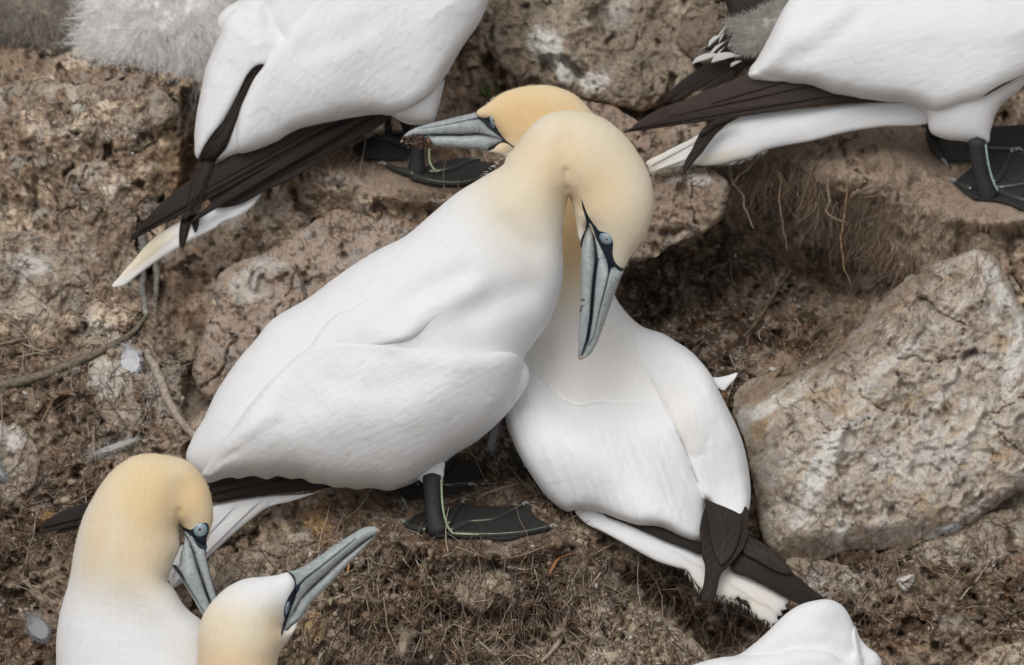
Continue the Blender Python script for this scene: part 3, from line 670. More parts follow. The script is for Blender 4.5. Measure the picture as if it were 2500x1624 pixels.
SL = dict(base=(.33, .262, .20), pale=(.49, .42, .34), gray=(.33, .305, .27), dk=(.11, .08, .06))
for C, lab, sd, w in [('-40,590 60,570 150,600 210,660 230,740 180,790 90,800 0,780 -50,700', 'low pale tan slab at the left edge above the bent branch', 31, [(70, 650, 60, 40, .5)]),
                   ('215,880 260,860 310,890 330,950 350,1020 300,1060 250,1020 220,960', 'chalky crusted slab on the slope just below the bent branch', 32, [(260, 930, 40, 50, .5)]),
                   ('-40,1040 30,1035 85,1080 95,1150 60,1210 0,1230 -40,1160', 'pale rounded stone at the left edge level with the golden head', 33, [(20, 1070, 50, 40, .6)]),
                   ('555,1370 620,1330 700,1300 780,1310 800,1360 760,1420 700,1450 640,1500 580,1530 540,1470', 'smooth tan earth face between the lower-left golden head and the raised bill', 34, []),
                   ('1420,1530 1500,1480 1580,1490 1660,1540 1730,1600 1740,1680 1560,1700 1430,1680 1390,1600', 'grey-brown slab at the bottom edge under the crossed dark wing tips', 35, [(1530, 1560, 24, 60, .5)]),
                   ('1930,1360 2010,1370 2070,1380 2090,1440 2060,1500 2010,1560 1960,1550 1940,1480 1900,1420', 'grey whitened rock spur between the cropped white back and the largest boulder', 36, [(1990, 1440, 40, 50, .5)]),
                   ('0,210 90,190 200,205 300,200 400,225 430,280 340,330 240,350 130,340 40,330 -30,280', 'broad tan crust on the mound just below the downy chick', 37, [(210, 260, 50, 30, .4)]),
                   ('620,960 660,900 740,860 800,820 840,860 780,930 700,990 640,1020', 'stepped tan rock hidden behind the back of the leaning gannet', 38, []),
                   ('2240,1330 2330,1290 2420,1250 2520,1240 2560,1320 2460,1370 2340,1390 2260,1380', 'crumbly grey ledge at the right edge below the largest boulder', 39, [])]:
    boulder(T('O', C), None, (0, .35), lab, flat=.75, cap=34, step=4, seed=sd, name='rock', wob=16, drop=14, crack=.7, amp=.8, whites=w, cols=SL)

BIGC = max((b[0] for b in BOUL if b[0][:, 0].mean() > 1900 and b[0][:, 1].mean() > 800), key=len)
# ------------------------------------------------------------------ gannets
def tipvol(b, K, pts, shaft, k, dz, ang, name='wing_tip_feather', kind='dark_feather', col=None, t=10, lay=False):
    L = resample(T(K, shaft), 8, False); a0 = math.radians(ang + 28)
    def cc(x, y):
        n_ = perlin((x * math.sin(a0) - y * math.cos(a0)) / 3.0, (x + y) / 60, 5); c = np.tile(BLACK * (.55 + .4 * k) if col is None else col, (len(x), 1)) * (1 + .12 * n_[:, None])
        e = np.exp(-(pdist(np.stack([x, y], 1), L) / 1.8) ** 2)[:, None]; return c * (1 + .5 * e)
    if lay: return b.layer(name, T(K, pts), M[kind], cc, t=5, r=8, dz=dz, step=4, ang=ang + 28, relief=lambda x, y: 1.6 * np.exp(-(pdist(np.stack([x, y], 1), L) / 2.2) ** 2) + .7 * np.sin((x * math.sin(a0) - y * math.cos(a0)) / 2.6))
    return b.vol(name, T(K, pts), M[kind], cc, flat=.3, cap=t, dz=dz, step=4, ang=ang + 28, relief=lambda x, y: 1.6 * np.exp(-(pdist(np.stack([x, y], 1), L) / 2.2) ** 2) + .7 * np.sin((x * math.sin(a0) - y * math.cos(a0)) / 2.6))
WEBS = []
def foot(b, leg, legr, web, toes, d0, y0, hind=None, legd=None, name='webbed_foot', line=(.36, .44, .26), claws=()):
    pl = lambda x, y: d0 + (y - y0) * COT
    def at(a, off=0): return np.column_stack([a[:, :2], pl(a[:, 0], a[:, 1]) + off * np.ones(len(a))])
    WEBS.append(web)
    w = b.vol('foot_web', web, M['web'], (.030, .030, .029), flat=.22, cap=9, step=5, dfun=pl, dz=8, smooth=False, relief=lambda x, y: 2.5 * fbm(x, y, 1 / 16, 3, 8) + 2.2 * perlin(x / 40, y / 5, 9), register=False)
    for i, t in enumerate(toes):
        t = np.asarray(t); n = len(t)
        tb = b.tube('toe', at(t, 13), np.linspace(11, 5.5, n), M['skin'], (.035, .036, .034))
        b.tube('toe_stripe', at(t + np.array([0, -2.0]), np.linspace(25, 19, n)), np.linspace(3.6, 3.0, n), M['skin'], line, parent=tb, sides=6)
        e = t[-1]; v = t[-1] - t[-2]; v = v / np.linalg.norm(v)
        cl = np.array([e, e + v * 9 + [0, -3], e + v * 20 + [0, 3]])
        b.tube('claw', at(cl, 15), [4.6, 4.2, 1.2], M['bill'], (.30, .30, .29), sides=7, step=4)
    if leg is not None:
        leg = np.asarray(leg); n = len(leg); dl = np.linspace(legd if legd is not None else pl(leg[-1, 0], leg[-1, 1]) + 10, pl(leg[-1, 0], leg[-1, 1]) + 4, n)
        b.tube('leg', np.column_stack([leg, dl]), legr, M['skin'], (.030, .030, .030), sides=14)
    return w
def stripe(b, pts, d, r=2.6, col=(.36, .44, .26)):
    pts = np.asarray(pts); b.tube('leg_stripe', np.column_stack([pts, np.linspace(d[0], d[1], len(pts))]), np.full(len(pts), r), M['skin'], col, sides=6)

# --- A: the leaning gannet in the centre
A_ = Thing('gannet', (1090, 1300, 84), [(1400, 400, 60), (1500, 600, 90), (1150, 700, 0), (900, 1000, 20), (500, 1150, 60), (480, 1350, 60)],
           'leaning white gannet in the centre with head bowed and bill pointing down', 'gannet', 'gannets on the nesting ledges')
body = np.vstack([T('K1', '650,450 690,405 740,335 800,275 860,243 940,230 1030,240 1110,270 1190,330 1250,400 1300,480 1332,560 1345,650 1335,740 1300,830 1245,905 1205,975 1190,992 1140,965 1110,900 1060,820 1035,770 1025,800 1003,850 992,835 975,740 945,640 930,690 915,790 914,870 918,960 905,1080 850,1230 735,1395'),
                  T('K2', '2080,470 1990,720 1800,900 1600,1030 1370,1165 1200,1165 1000,1155 860,1130 760,1100 600,1100 430,1105 300,1120 200,1090 130,1000 165,880 230,770 300,620 370,510 450,400 530,310 620,200'),
                  T('F', '720,690 800,630 880,580 940,550 1000,500 1060,450 1130,407 1170,382')])
A_.vol('body', body, M['feather'], body_col(
    cream=[(1460, 400, 190, 150, .85), (1300, 430, 140, 160, .8), (1530, 520, 110, 180, .8), (1290, 540, 110, 110, .35), (1420,300,140,60,.8)],
    ochre=[(1366, 400, 60, 80, .40), (1445, 480, 70, 70, .45), (1320, 360, 60, 60, .25)]),
    flat=.80, step=5, ang=140,
    strokes=[(T('K1', '938,600 930,520 925,440 920,380'), 34, -16), (T('K1', '940,600 936,560 932,520'), 10, -8), (T('K1', '940,610 975,660 1000,700'), 10, -6),
             (T('K2', '1500,250 1600,190 1720,140 1850,60'), 46, -9), (T('K2', '1350,290 1480,220 1640,110 1800,20'), 40, 14),
             (T('K1', '500,1180 620,1120 740,1080'), 40, -12), (T('K1','640,760 700,830 800,870'), 25, -4),
             (T('F', '1075,640 980,680 900,740'), 30, -12)],
    relief=lambda x, y: feather_relief(x, y, 140, 30, 20, 1.1, 1) + 3.0 * fbm(x, y, 1 / 150, 2, 33) + .5 * fbm(x, y, 1 / 7, 3, 34))
A_.layer('mantle_feathers', np.vstack([T('K2', '1270,30 1190,62 1100,122 1020,150 950,205 890,280 850,340 740,430 680,490 600,570 540,650 490,700 430,790 350,890 290,980 215,1098 300,1040 500,900 800,700 1100,500 1300,300 1420,160 1380,60')]),
         M['feather'], body_col(), t=13, r=16, seam=T('K2', '300,1040 500,900 800,700 1100,500 1300,300 1420,160 1380,60 1270,30'), rs=110, ang=150,
         relief=lambda x, y: feather_relief(x, y, 138, 64, 26, 1.6, 2) + .8 * streak(x, y, 136, 6, 80, 8))
A_.layer('shoulder_feathers', T('K2', '1262,336 1330,328 1400,316 1455,292 1505,250 1550,200 1600,160 1650,120 1600,60 1480,40 1300,90 1150,180 1120,270 1170,325'), M['feather'], body_col(), t=15, r=18,
         seam=T('K2', '1600,160 1650,120 1600,60 1480,40 1300,90 1150,180 1120,270 1170,325'), rs=90, ang=150, relief=lambda x, y: feather_relief(x, y, 150, 36, 24, 1.0, 5))
wingA = T('K2', '1265,342 1400,358 1700,373 1900,377 1990,380 2050,395 2092,430 2120,490 2118,545 2090,610 2000,730 1900,830 1800,910 1700,970 1620,1030 1540,1085 1450,1140 1370,1170 1310,1185 1200,1170 1120,1178 1060,1166 1000,1168 930,1148 860,1142 800,1115 740,1118 660,1102 600,1120 520,1102 430,1120 370,1108 310,1132 255,1142 212,1100 245,1055 330,905 400,820 490,700 560,610 640,520 740,430 860,345 1000,330')
A_.layer('wing', wingA, M['feather'], body_col(), t=42, r=46, seam=T('K2', '1262,342 1130,300 1000,325 860,340 740,430'), rs=200, ang=160, step=4.5,
         strokes=[(T('K2', '1000,560 1200,590 1400,560 1600,480'), 34, -8), (T('K2', '330,905 370,860 480,830 640,740'), 24, 5), (T('K2', '1900,740 1960,690 2000,640'), 14, -4), (T('K2', '215,1100 330,1010 420,960'), 12, -5)],
         relief=lambda x, y: feather_relief(x, y, 152, 60, 20, 1.9, 3) + .6 * streak(x, y, 150, 6, 80, 3) + 3 * fbm(x, y, 1 / 160, 2, 35) + sstep(y, 1060, 1150) * feather_relief(x, y, 150, 60, 26, 2.4, 6))
# dark flight feathers below the wing and beyond the neighbour's neck
for i, (pts, w) in enumerate([('1560,330 1300,335 900,410 500,520 250,570 108,607', 84), ('1750,335 1400,335 1100,385 700,480 330,560 114,640', 84), ('1880,352 1600,370 1300,402 900,480 500,575 200,640', 56), ('1300,305 1000,350 700,420 420,480', 60)]):
    quill(A_, 'primary_feather', T('K4', pts), w, M['dark_feather'], BLACK * (1 + .3 * (i % 2)), dz=10 - 7 * i, t=4)
A_.vol('flight_feather_base', T('K4', '1130,315 1290,290 1440,270 1600,270 1760,300 1905,345 1700,378 1520,394 1340,420 1180,440 1100,400'), M['dark_feather'], BLACK, flat=.25, cap=16, dz=-6, ang=170, relief=lambda x, y: 1.6 * np.sin((y + .16 * x) / 3.1))
tail = np.vstack([T('K2', '1020,1150 850,1200 600,1215 400,1240 250,1290 180,1420 60,1560'), T('K4', '905,880 930,965 1000,930 1150,780 1300,640 1420,540 1520,470 1640,440 1780,395 1900,350')])
A_.vol('tail', tail, M['feather'], body_col(), flat=.45, cap=50, dz=-26, ang=155, relief=lambda x, y: 2.2 * np.abs(np.sin((y * .75 + .66 * x) / 26)), strokes=[(T('K2', '620,1260 680,1200 720,1180'), 8, -6)])
for pts, w in [('1500,440 1300,600 1150,740 930,955', 34), ('1350,470 1180,640 1050,780 905,905', 34)]:
    quill(A_, 'tail_feather', T('K4', pts), w, M['feather'], WHITE, dz=-8, t=3)
A_.vol('thigh', T('K2', '1440,1080 1540,1020 1630,1022 1628,1060 1620,1115 1580,1128 1545,1145 1520,1150 1490,1130'), M['feather'], body_col(), flat=.8, dz=36, ang=90)
foot(A_, T('K2', '1555,1100 1560,1200 1568,1300 1580,1380 1600,1425'), [23, 21, 20, 24, 27],
     T('K2', '1400,1370 1450,1330 1520,1300 1600,1290 1660,1300 1735,1258 1820,1272 1960,1275 2090,1268 2140,1276 2135,1310 2180,1350 2262,1392 2215,1415 2100,1440 2000,1470 1930,1468 1850,1452 1760,1462 1680,1445 1600,1455 1530,1420 1460,1405'),
     [T('K2', '1690,1438 1780,1442 1900,1443 2080,1430 2170,1412 2240,1396'), T('K2', '1665,1418 1720,1390 1780,1370 1900,1358 2000,1315 2080,1272'), T('K2', '1652,1380 1680,1320 1728,1262'), T('K2', '1515,1415 1450,1400 1402,1374')], 84, 1300, legd=70)
stripe(A_, T('K2', '1612,1120 1614,1200 1620,1280 1640,1370 1665,1420 1690,1438'), (88, 112))
foot(A_, T('K2', '1500,1040 1530,1100 1590,1150'), [18, 17, 15], T('K2', '1620,1020 1700,985 1800,930 1860,925 1900,945 1870,1050 1800,1150 1720,1190 1640,1210 1500,1235 1398,1246 1340,1182 1420,1140 1500,1110'),
     [T('K2', '1600,1120 1680,1003 1780,980 1880,945'), T('K2', '1600,1150 1660,1158 1720,1150 1770,1150'), T('K2', '1480,1150 1400,1140 1345,1178 1385,1235')], 84, 1300, legd=-120, line=(.34, .38, .34))
bill(A_, T('L1', '535,545 575,600 600,650 640,720 660,800 680,850 720,862 765,870 745,930 720,1000 695,1060 670,1130 640,1220 600,1330 570,1400 540,1445 500,1475 457,1487 462,1468 490,1450 515,1385 535,1260 545,1150 555,1000 570,850 567,720 557,630 540,570'),
     T('L1', '540,560 557,630 567,720 571,850 557,1000 547,1150 538,1260 517,1385 490,1450 457,1472 457,1380 458,1290 462,1200 468,1100 473,1000 473,900 473,800 476,730 492,660 515,600 525,560'),
     T3('L1', '530,550,8 560,630,10 575,720,14 582,810,22 566,920,24 555,1050,26 543,1200,24 520,1340,22 480,1450,12'),
     [T3('L1', '672,840,16 665,900,14 640,1000,11 610,1110,9 585,1220,7 560,1330,6 525,1390,5'), T3('L1', '582,810,12 600,790,3 640,785,2')], (*T('L1', '457,1487')[0], 18),
     T('L1', '478,385 495,430 520,490 550,540 575,570 598,600 640,612 680,645 694,690 690,740 697,790 715,825 745,852 768,862 765,876 738,878 705,850 684,858 665,900 652,820 630,760 600,700 578,650 560,600 545,560 530,548 520,575 508,610 490,655 476,720 469,700 478,645 503,595 510,545 498,490 483,440'), flat=.95, dz=6)
eye(A_, *T('L1', '643,655')[0], 17.5, 12, 38, *T('L1', '650,660')[0], (2.6, 2.2))
# --- B: the partner on the right, head behind
B_ = Thing('gannet', (1500, 1240, -60), [(1250, 250, -270), (1400, 600, -280), (1500, 850, -270), (1400, 1200, -30), (1600, 1350, 60), (1850, 1480, 60), (1750, 1100, -120)],
           'white gannet right of centre whose buff head points left behind the bowed head', 'gannet', 'gannets on the nesting ledges')
bodyB = np.vstack([T('K1', '510,238 560,200 620,155 700,125 760,115 840,112 900,125 970,155 1030,210 1060,250 1100,380 1130,560 1145,800 1150,1000 1165,1110 1230,1200 1290,1250 1400,1290 1500,1360'),
                   T('K3', '960,310 1010,375 1045,450 1085,530 1120,610 1145,690 1162,780 1170,860 1166,920 1150,968 1120,978 1060,955 1010,925 985,895 975,1000 968,1056 940,1062 880,1045 800,1005 700,1000 630,980 560,952 500,935 435,936 410,942 370,925 310,870 260,800 210,720 165,620 145,550 130,440'),
                   T('O', '1240,860 1290,760 1330,640 1320,500 1300,430 1262,392'), T('L2', '2060,1190 1950,1250 1850,1215 1740,1175 1640,1145 1720,1080 1800,1020 1900,975 1850,890 1780,800 1700,700 1620,610 1530,600 1470,560')])
B_.vol('body', bodyB, M['feather'], body_col(
    cream=[(1200, 270, 130, 60, .75), (1300, 260, 170, 110, 1), (1390, 560, 90, 190, .8), (1390, 690, 100, 60, .5), (1420, 850, 190, 110, .22)],
    ochre=[(1280, 290, 120, 70, .85), (1370, 330, 90, 100, .8), (1395, 520, 60, 150, .85), (1230,320,40,60,.7)]), flat=.62, step=5, ang=60, cap=260,
    strokes=[(T('K3', '640,200 665,260 700,330 750,400 790,455 800,500'), 14, -9), (T('K3', '600,150 640,240 690,340'), 40, 10), (T('K3','240,300 330,200 420,160'),40,-6)],
    relief=lambda x, y: 3 * fbm(x, y, 1 / 140, 2, 36) + .5 * fbm(x, y, 1 / 7, 3, 37) + feather_relief(x, y, 70, 32, 20, 1.0, 11) + 1.0 * perlin(x / 11 + y / 60, y / 160, 38) * sstep(y, 950, 1050))
B_.layer('far_wing', T('K3', '690,180 770,190 900,255 965,315 1012,378 1047,450 1087,530 1124,610 1149,690 1166,780 1173,860 1168,925 1152,972 1120,980 1060,957 1010,927 984,897 950,820 925,760 905,700 885,650 850,590 815,520 795,470 760,400 720,330'),
         M['feather'], body_col(cream=[(1650, 1050, 50, 90, .2)]), t=22, r=26, seam=T('K3', '720,330 680,240 690,180 770,190'), rs=110, ang=75,
         strokes=[(T('K3', '820,512 860,510 900,500 930,470 965,435'), 9, -4), (T('K3', '905,705 945,718 985,700 992,640'), 10, -3)],
         relief=lambda x, y: feather_relief(x, y, 70, 60, 30, 1.7, 12) + .8 * streak(x, y, 72, 6, 80, 7) + 2 * fbm(x, y, 1 / 120, 2, 39))
B_.layer('near_wing', T('K3', '246,358 290,385 330,425 375,468 420,492 462,500 540,490 640,500 740,480 795,470 830,530 870,620 905,700 940,800 986,890 978,1000 970,1055 940,1064 880,1047 800,1010 740,1003 700,1000 650,985 610,975 560,953 500,938 435,938 408,944 368,926 308,870 258,800 208,720 163,620 143,550 150,460 190,380'),
         M['feather'], body_col(), t=15, r=22, seam=T('K3', '150,460 190,380 246,358 290,385 330,425 375,468 420,492 462,500 540,490 640,500 740,480 795,470'), rs=60, ang=62,
         relief=lambda x, y: feather_relief(x, y, 66, 60, 20, 1.9, 13) + .6 * streak(x, y, 66, 6, 80, 6) + 1.6 * perlin((x - .35 * y) / 11, y / 150, 40) + 2.5 * fbm(x, y, 1 / 130, 2, 41))
B_.layer('breast_feathers', T('K3', '300,200 250,330 290,383 330,425 375,468 420,492 462,500 540,486 640,490 740,480 795,472 750,400 700,330 640,230 500,170'), M['feather'], body_col(cream=[(1420, 860, 190, 120, .25)]), t=9, r=14,
         seam=T('K3', '795,472 750,400 700,330 640,230 500,170 300,200 250,330'), rs=90, ang=70, relief=lambda x, y: 2 * fbm(x, y, 1 / 40, 3, 42))
B_.vol('tail', T('K3', '435,938 500,936 640,990 760,1040 900,1090 1000,1130 1100,1185 1200,1240 1290,1290 1332,1320 1318,1340 1325,1352 1300,1362 1306,1378 1284,1384 1288,1402 1262,1417 1235,1400 1210,1396 1195,1375 1180,1366 1170,1340 1155,1318 1132,1312 1120,1300 1104,1314 1090,1306 1072,1312 1060,1296 1045,1304 1030,1292 1015,1290 1000,1272 985,1276 965,1268 930,1225 905,1190 870,1180 780,1152 650,1082 560,1032 480,992'),
       M['feather'], body_col(cream=[(1750, 1430, 80, 50, .3), (1850,1470,50,40,.35)]), flat=.4, cap=50, dz=-14, ang=35, relief=lambda x, y: 3.2 * (((y * .85 - .5 * x) / 46 + .15 * perlin(x / 60, y / 60, 3)) % 1.0))
for pts, w in []:
    quill(B_, 'tail_feather', T('K3', pts), w, M['feather'], WHITE * .98, dz=0, t=3)
tipvol(B_, 'K3', '960,1010 966,1080 968,1130 980,1170 976,1240 964,1290 968,1318 990,1326 1018,1314 1034,1262 1048,1208 1078,1176 1110,1140 1150,1080 1164,1000 1160,930 1080,900 1000,900', '1060,960 1050,1080 1020,1200 985,1310', 1.5, 40, 100)
tipvol(B_, 'K3', '984,896 992,960 1002,1030 1015,1095 1035,1150 1050,1168 1075,1150 1100,1115 1120,1070 1132,1010 1130,960 1080,930 1030,910', '1040,940 1060,1040 1050,1160', 1.9, 52, 95)
tipvol(B_, 'K3', '1150,1046 1200,1062 1245,1090 1290,1130 1340,1190 1390,1232 1440,1275 1480,1309 1430,1322 1385,1334 1320,1300 1250,1260 1170,1222 1090,1188 1110,1120', '1120,1130 1250,1190 1370,1260 1470,1308', 1.2, 14, 40)
tipvol(B_, 'K3', '1150,1046 1200,1062 1245,1090 1290,1130 1347,1198 1320,1206 1270,1190 1200,1150 1140,1110', '1140,1080 1220,1110 1340,1196', 1.8, 28, 40)
tipvol(B_, 'K3', '550,950 620,975 700,1002 780,1006 860,1040 930,1068 980,1072 985,1110 960,1122 900,1098 820,1068 720,1022 640,990 570,965', '600,968 760,1015 960,1095', 1.0, 10, 20)
B_.vol('feather_tuft', T('K3', '1005,385 1040,380 1080,372 1116,361 1108,385 1085,410 1060,436 1035,425 1012,415'), M['feather'], body_col(), flat=.4, dz=-60)
for t in ['2003,938 2030,975 2055,1005 2100,1050']:
    foot(B_, None, None, T('K2', '2000,932 2060,950 2200,1020 2260,1100 2200,1140 2120,1090 2050,1020'), [T('K2', t)[::-1]], 84, 1300)
bill(B_, T('L2', '1440,505 1380,520 1200,560 1000,610 800,660 600,715 450,760 330,820 250,890 210,950 188,1003 215,1010 250,975 320,917 420,892 640,887 900,877 1200,882 1480,867 1600,887 1780,927 1900,963 1840,900 1750,830 1650,770 1590,700 1530,640 1470,560'),
     T('L2', '1900,968 1780,933 1600,893 1480,873 1200,888 900,883 640,895 420,900 325,925 262,978 300,1010 400,1040 560,1050 700,1065 1000,1080 1300,1110 1500,1125 1640,1140 1690,1090 1750,1060 1800,1030 1880,985'),
     T3('L2', '1900,965,10 1780,930,14 1600,890,20 1480,868,30 1200,882,34 900,880,36 640,890,28 420,898,24 320,922,28 250,978,14'),
     [T3('L2', '1500,600,34 1400,620,26 1300,635,24 1150,670,26 950,710,20 750,745,18 530,775,10'), T3('L2', '1510,740,5 1500,800,6 1485,850,8')], (*T('L2', '190,1000')[0], 20),
     T('L2', '1432,500 1450,540 1490,575 1530,592 1580,600 1630,592 1688,555 1720,600 1750,680 1780,750 1840,850 1920,950 2000,1020 2078,1080 2060,1088 1980,1035 1900,1010 1840,1022 1790,1060 1740,1110 1690,1135 1640,1142 1650,1092 1710,1075 1780,1035 1860,985 1890,960 1800,885 1700,810 1640,750 1590,700 1530,650 1470,610 1500,590 1465,560 1440,520'), flat=.85)
eye(B_, *T('L2', '1712,665')[0], 5.6, 16, -16, *T('L2', '1735,640')[0], (1.8, 4.2), ring=(.30, .36, .38))
# --- C: bottom left, bill pointing down
C_ = Thing('gannet', (360, 1700, 380), [(370, 1200, 380), (300, 1600, 330), (480, 1400, 400)], 'gannet at the lower left with its golden head bent over and round blue eye showing', 'gannet', 'gannets on the nesting ledges')
bodyC = np.vstack([T('K4', '260,2700 200,2300 200,1900 212,1600 218,1430 217,1330 222,1240 240,1120 265,1030 290,950 305,890 315,820 325,750 340,680 358,610 380,540 405,480 440,420 470,365 500,320 535,275 570,240 610,208 650,180 690,160 730,150 800,143 850,147 900,155 950,165 1000,180 1040,200 1070,230 1105,270 1133,315 1153,360 1167,410 1178,490 1176,560 1160,620 1146,680 1120,700 1060,660 1000,610 972,575'),
                   T('L3', '165,400 130,470 95,560 88,600 60,650 38,690 40,730 70,770 110,820'), T('K4', '1000,1070 1050,1120 1110,1165 1180,1240 1250,1400 1280,1600 1300,1900 1260,2300 1100,2700')])
C_.vol('body', bodyC, M['feather'], body_col(
    cream=[(370, 1180, 170, 160, 1), (330, 1330, 150, 130, .8), (500, 1210, 60, 90, 1), (260, 1290, 80, 130, .7)],
    ochre=[(370, 1240, 75, 110, .55), (463, 1215, 45, 75, .7, 15), (350, 1330, 70, 80, .35), (240, 1300, 30, 110, .35, 15), (500,1275,30,25,.5)]), flat=.75, step=4.5, ang=95,
    strokes=[(T('K4', '972,578 962,500 968,430 985,370'), 34, -13), (T('K4', '972,578 967,540 968,500'), 9, -7)],
    relief=lambda x, y: 3 * fbm(x, y, 1 / 130, 2, 43) + .9 * perlin(x / 12, y / 4, 44) * .6 + feather_relief(x, y, 95, 24, 18, .9, 45))
bill(C_, T('L3', '225,205 262,235 300,275 340,330 370,370 400,390 430,395 442,420 450,470 470,560 500,680 540,800 565,900 600,1060 605,1120 560,1150 545,1110 520,1040 490,955 440,825 403,700 362,580 327,470 303,370 253,280'),
     T('L3', '220,207 250,282 300,372 324,471 358,581 398,701 436,827 487,960 540,1085 556,1140 500,1160 430,1120 380,1050 300,905 200,745 150,660 95,585 92,555 130,565 165,572 172,500 180,440 195,380 207,320 220,250'),
     T3('L3', '222,225,10 270,310,18 315,430,20 350,560,22 400,700,26 450,850,26 500,980,24 560,1120,10'),
     [T3('L3', '443,400,26 460,500,18 485,620,14 520,760,12 560,900,11 600,1050,8'), T3('L3', '92,552,22 130,590,34 175,650,34 215,720,20 270,810,12 340,920,9 430,1070,7'), T3('L3', '163,570,14 175,460,12 190,390,10 208,320,10 218,240,10'), T3('L3', '330,430,4 350,425,4 375,405,3')],
     (*T('L3', '585,1150')[0], 16),
     T('L3', '158,130 230,170 295,186 322,160 355,135 400,118 445,116 468,130 478,165 474,215 462,255 450,295 452,340 458,375 446,400 448,440 430,402 400,392 372,373 338,325 298,262 262,226 222,207 212,200 185,170'), flat=.85, dz=6)
eye(C_, *T('L3', '388,190')[0], 17.5, 16, -30, *T('L3', '380,186')[0], (3.4, 3.2), ring=(.24, .40, .50))
# --- D: bottom, bill raised to the right
D_ = Thing('gannet', (560, 1750, 600), [(600, 1500, 560), (850, 1350, 600)], 'gannet at the bottom edge seen from behind with pale bill raised towards the right', 'gannet', 'gannets on the nesting ledges')
bodyD = np.vstack([T('L3', '300,3200 330,2300 345,1800 355,1500 360,1300 385,1170 430,1060 490,970 560,890 650,810 740,755 830,715 920,695 1000,690 1100,680 1200,665 1310,640 1350,665 1385,720 1400,800 1370,930 1320,1050 1290,1150 1260,1240 1300,1250 1350,1200 1420,1140 1410,1180 1390,1240 1330,1340 1260,1430 1215,1520 1190,1700 1180,1900 1250,2400 1400,3200')])
D_.vol('body', bodyD, M['feather'], body_col(cream=[(530, 1560, 170, 90, .8), (480, 1500, 60, 70, .5), (640, 1560, 60, 80, .8)], ochre=[(560, 1640, 170, 55, .6), (670, 1540, 18, 50, .4)]), flat=.9, step=4.5, ang=100,
       relief=lambda x, y: 2 * fbm(x, y, 1 / 60, 3, 46), strokes=[(T('L3', '1180,750 1260,850 1230,1000 1200,1150'), 30, -4)])
bill(D_, T('L3', '1310,638 1400,610 1500,560 1650,460 1770,370 1900,290 2020,215 2120,165 2200,153 2260,172 2287,197 2255,228 2200,262 2080,342 1980,425 1880,503 1790,585 1700,673 1620,745 1560,803 1500,870 1440,935 1380,1040 1330,1120 1300,1100 1330,1000 1390,880 1390,780 1380,700 1340,655'),
     T('L3', '1330,1120 1384,1045 1446,938 1505,873 1565,806 1625,748 1705,676 1795,588 1885,506 1985,428 2085,345 2205,265 2245,240 2180,310 2080,420 1970,530 1850,660 1720,800 1620,900 1540,980 1490,1060 1430,1140 1330,1220 1290,1260 1250,1310 1262,1230 1290,1160'),
     T3('L3', '1380,1050,10 1440,930,16 1560,800,16 1700,673,16 1880,503,18 2080,342,22 2200,260,16'),
     [T3('L3', '1400,800,36 1450,750,26 1500,700,22 1650,590,18 1850,430,14 2020,290,12'), T3('L3', '1290,1250,12 1350,1190,12 1430,1140,9')], (*T('L3', '2285,197')[0], 13),
     T('L3', '1305,634 1345,645 1375,675 1395,740 1402,790 1440,770 1430,820 1400,870 1385,930 1350,1010 1325,1090 1300,1150 1280,1220 1245,1312 1238,1290 1255,1190 1272,1130 1268,1080 1272,1020 1300,930 1345,850 1380,790 1376,730 1350,680'), flat=.85, dz=4)
eye(D_, *T('L3', '1306,1015')[0], 5, 17, 12, pr=(1.2, 3), ring=(.18, .34, .52))
# --- E: upper left, seen from behind
E_ = Thing('gannet', (1020, 430, -478), [(700, 150, -400), (1000, 250, -440), (500, 550, -380), (300, 690, -430)], 'large gannet at the upper left seen from behind with crossed dark wing tips', 'gannet', 'gannets on the nesting ledges')
bodyE = np.vstack([T('K5', '2330,-120 2270,0 2230,100 2150,220 2060,370 2040,470 2015,560 1960,575 1870,560 1800,535 1690,540 1500,575 1380,605 1280,662 1180,702 1105,715 1000,745 915,735 905,640 915,520 935,420 955,320 990,230 1022,150 1008,112 1024,66 1062,28 1110,0 1180,-100 1300,-220 1500,-330 1700,-420 1800,-560 1900,-700 2060,-760 2180,-680 2200,-500 2260,-330'),])
E_.vol('body', bodyE, M['feather'], body_col(cream=[(1010, -330, 160, 90, 1)]), flat=.72, step=6, ang=115, cap=230, relief=lambda x, y: 3 * fbm(x, y, 1 / 140, 2, 47) + feather_relief(x, y, 110, 44, 26, .8, 26) + .8 * streak(x, y, 110, 6, 80, 9),
       strokes=[(T('K5', '1245,40 1265,110 1310,175'), 16, -12), (T('K5', '1190,60 1180,180 1215,300'), 24, 8), (T('K5', '1000,120 1060,60 1110,20'), 14, -8)])
E_.layer('left_wing', T('K5', '1180,60 1110,40 1045,90 1020,160 990,240 955,325 935,420 915,520 903,640 908,700 917,737 960,670 1040,560 1100,450 1150,370 1188,318 1230,300 1300,240 1320,180 1260,120'), M['feather'], body_col(), t=16, r=20,
         seam=T('K5', '1300,240 1320,180 1260,120 1180,60'), rs=70, ang=110, relief=lambda x, y: feather_relief(x, y, 110, 56, 32, 2, 21) + 2 * fbm(x, y, 1 / 60, 3, 49))
def prim(b, K, rows, dz, m='dark_feather', t=4, name='primary_feather', step=5):
    for i, (pts, w, k) in enumerate(rows): quill(b, name, T(K, pts), w, M[m], BLACK * k, dz=dz + 5 * i, t=t, step=step)
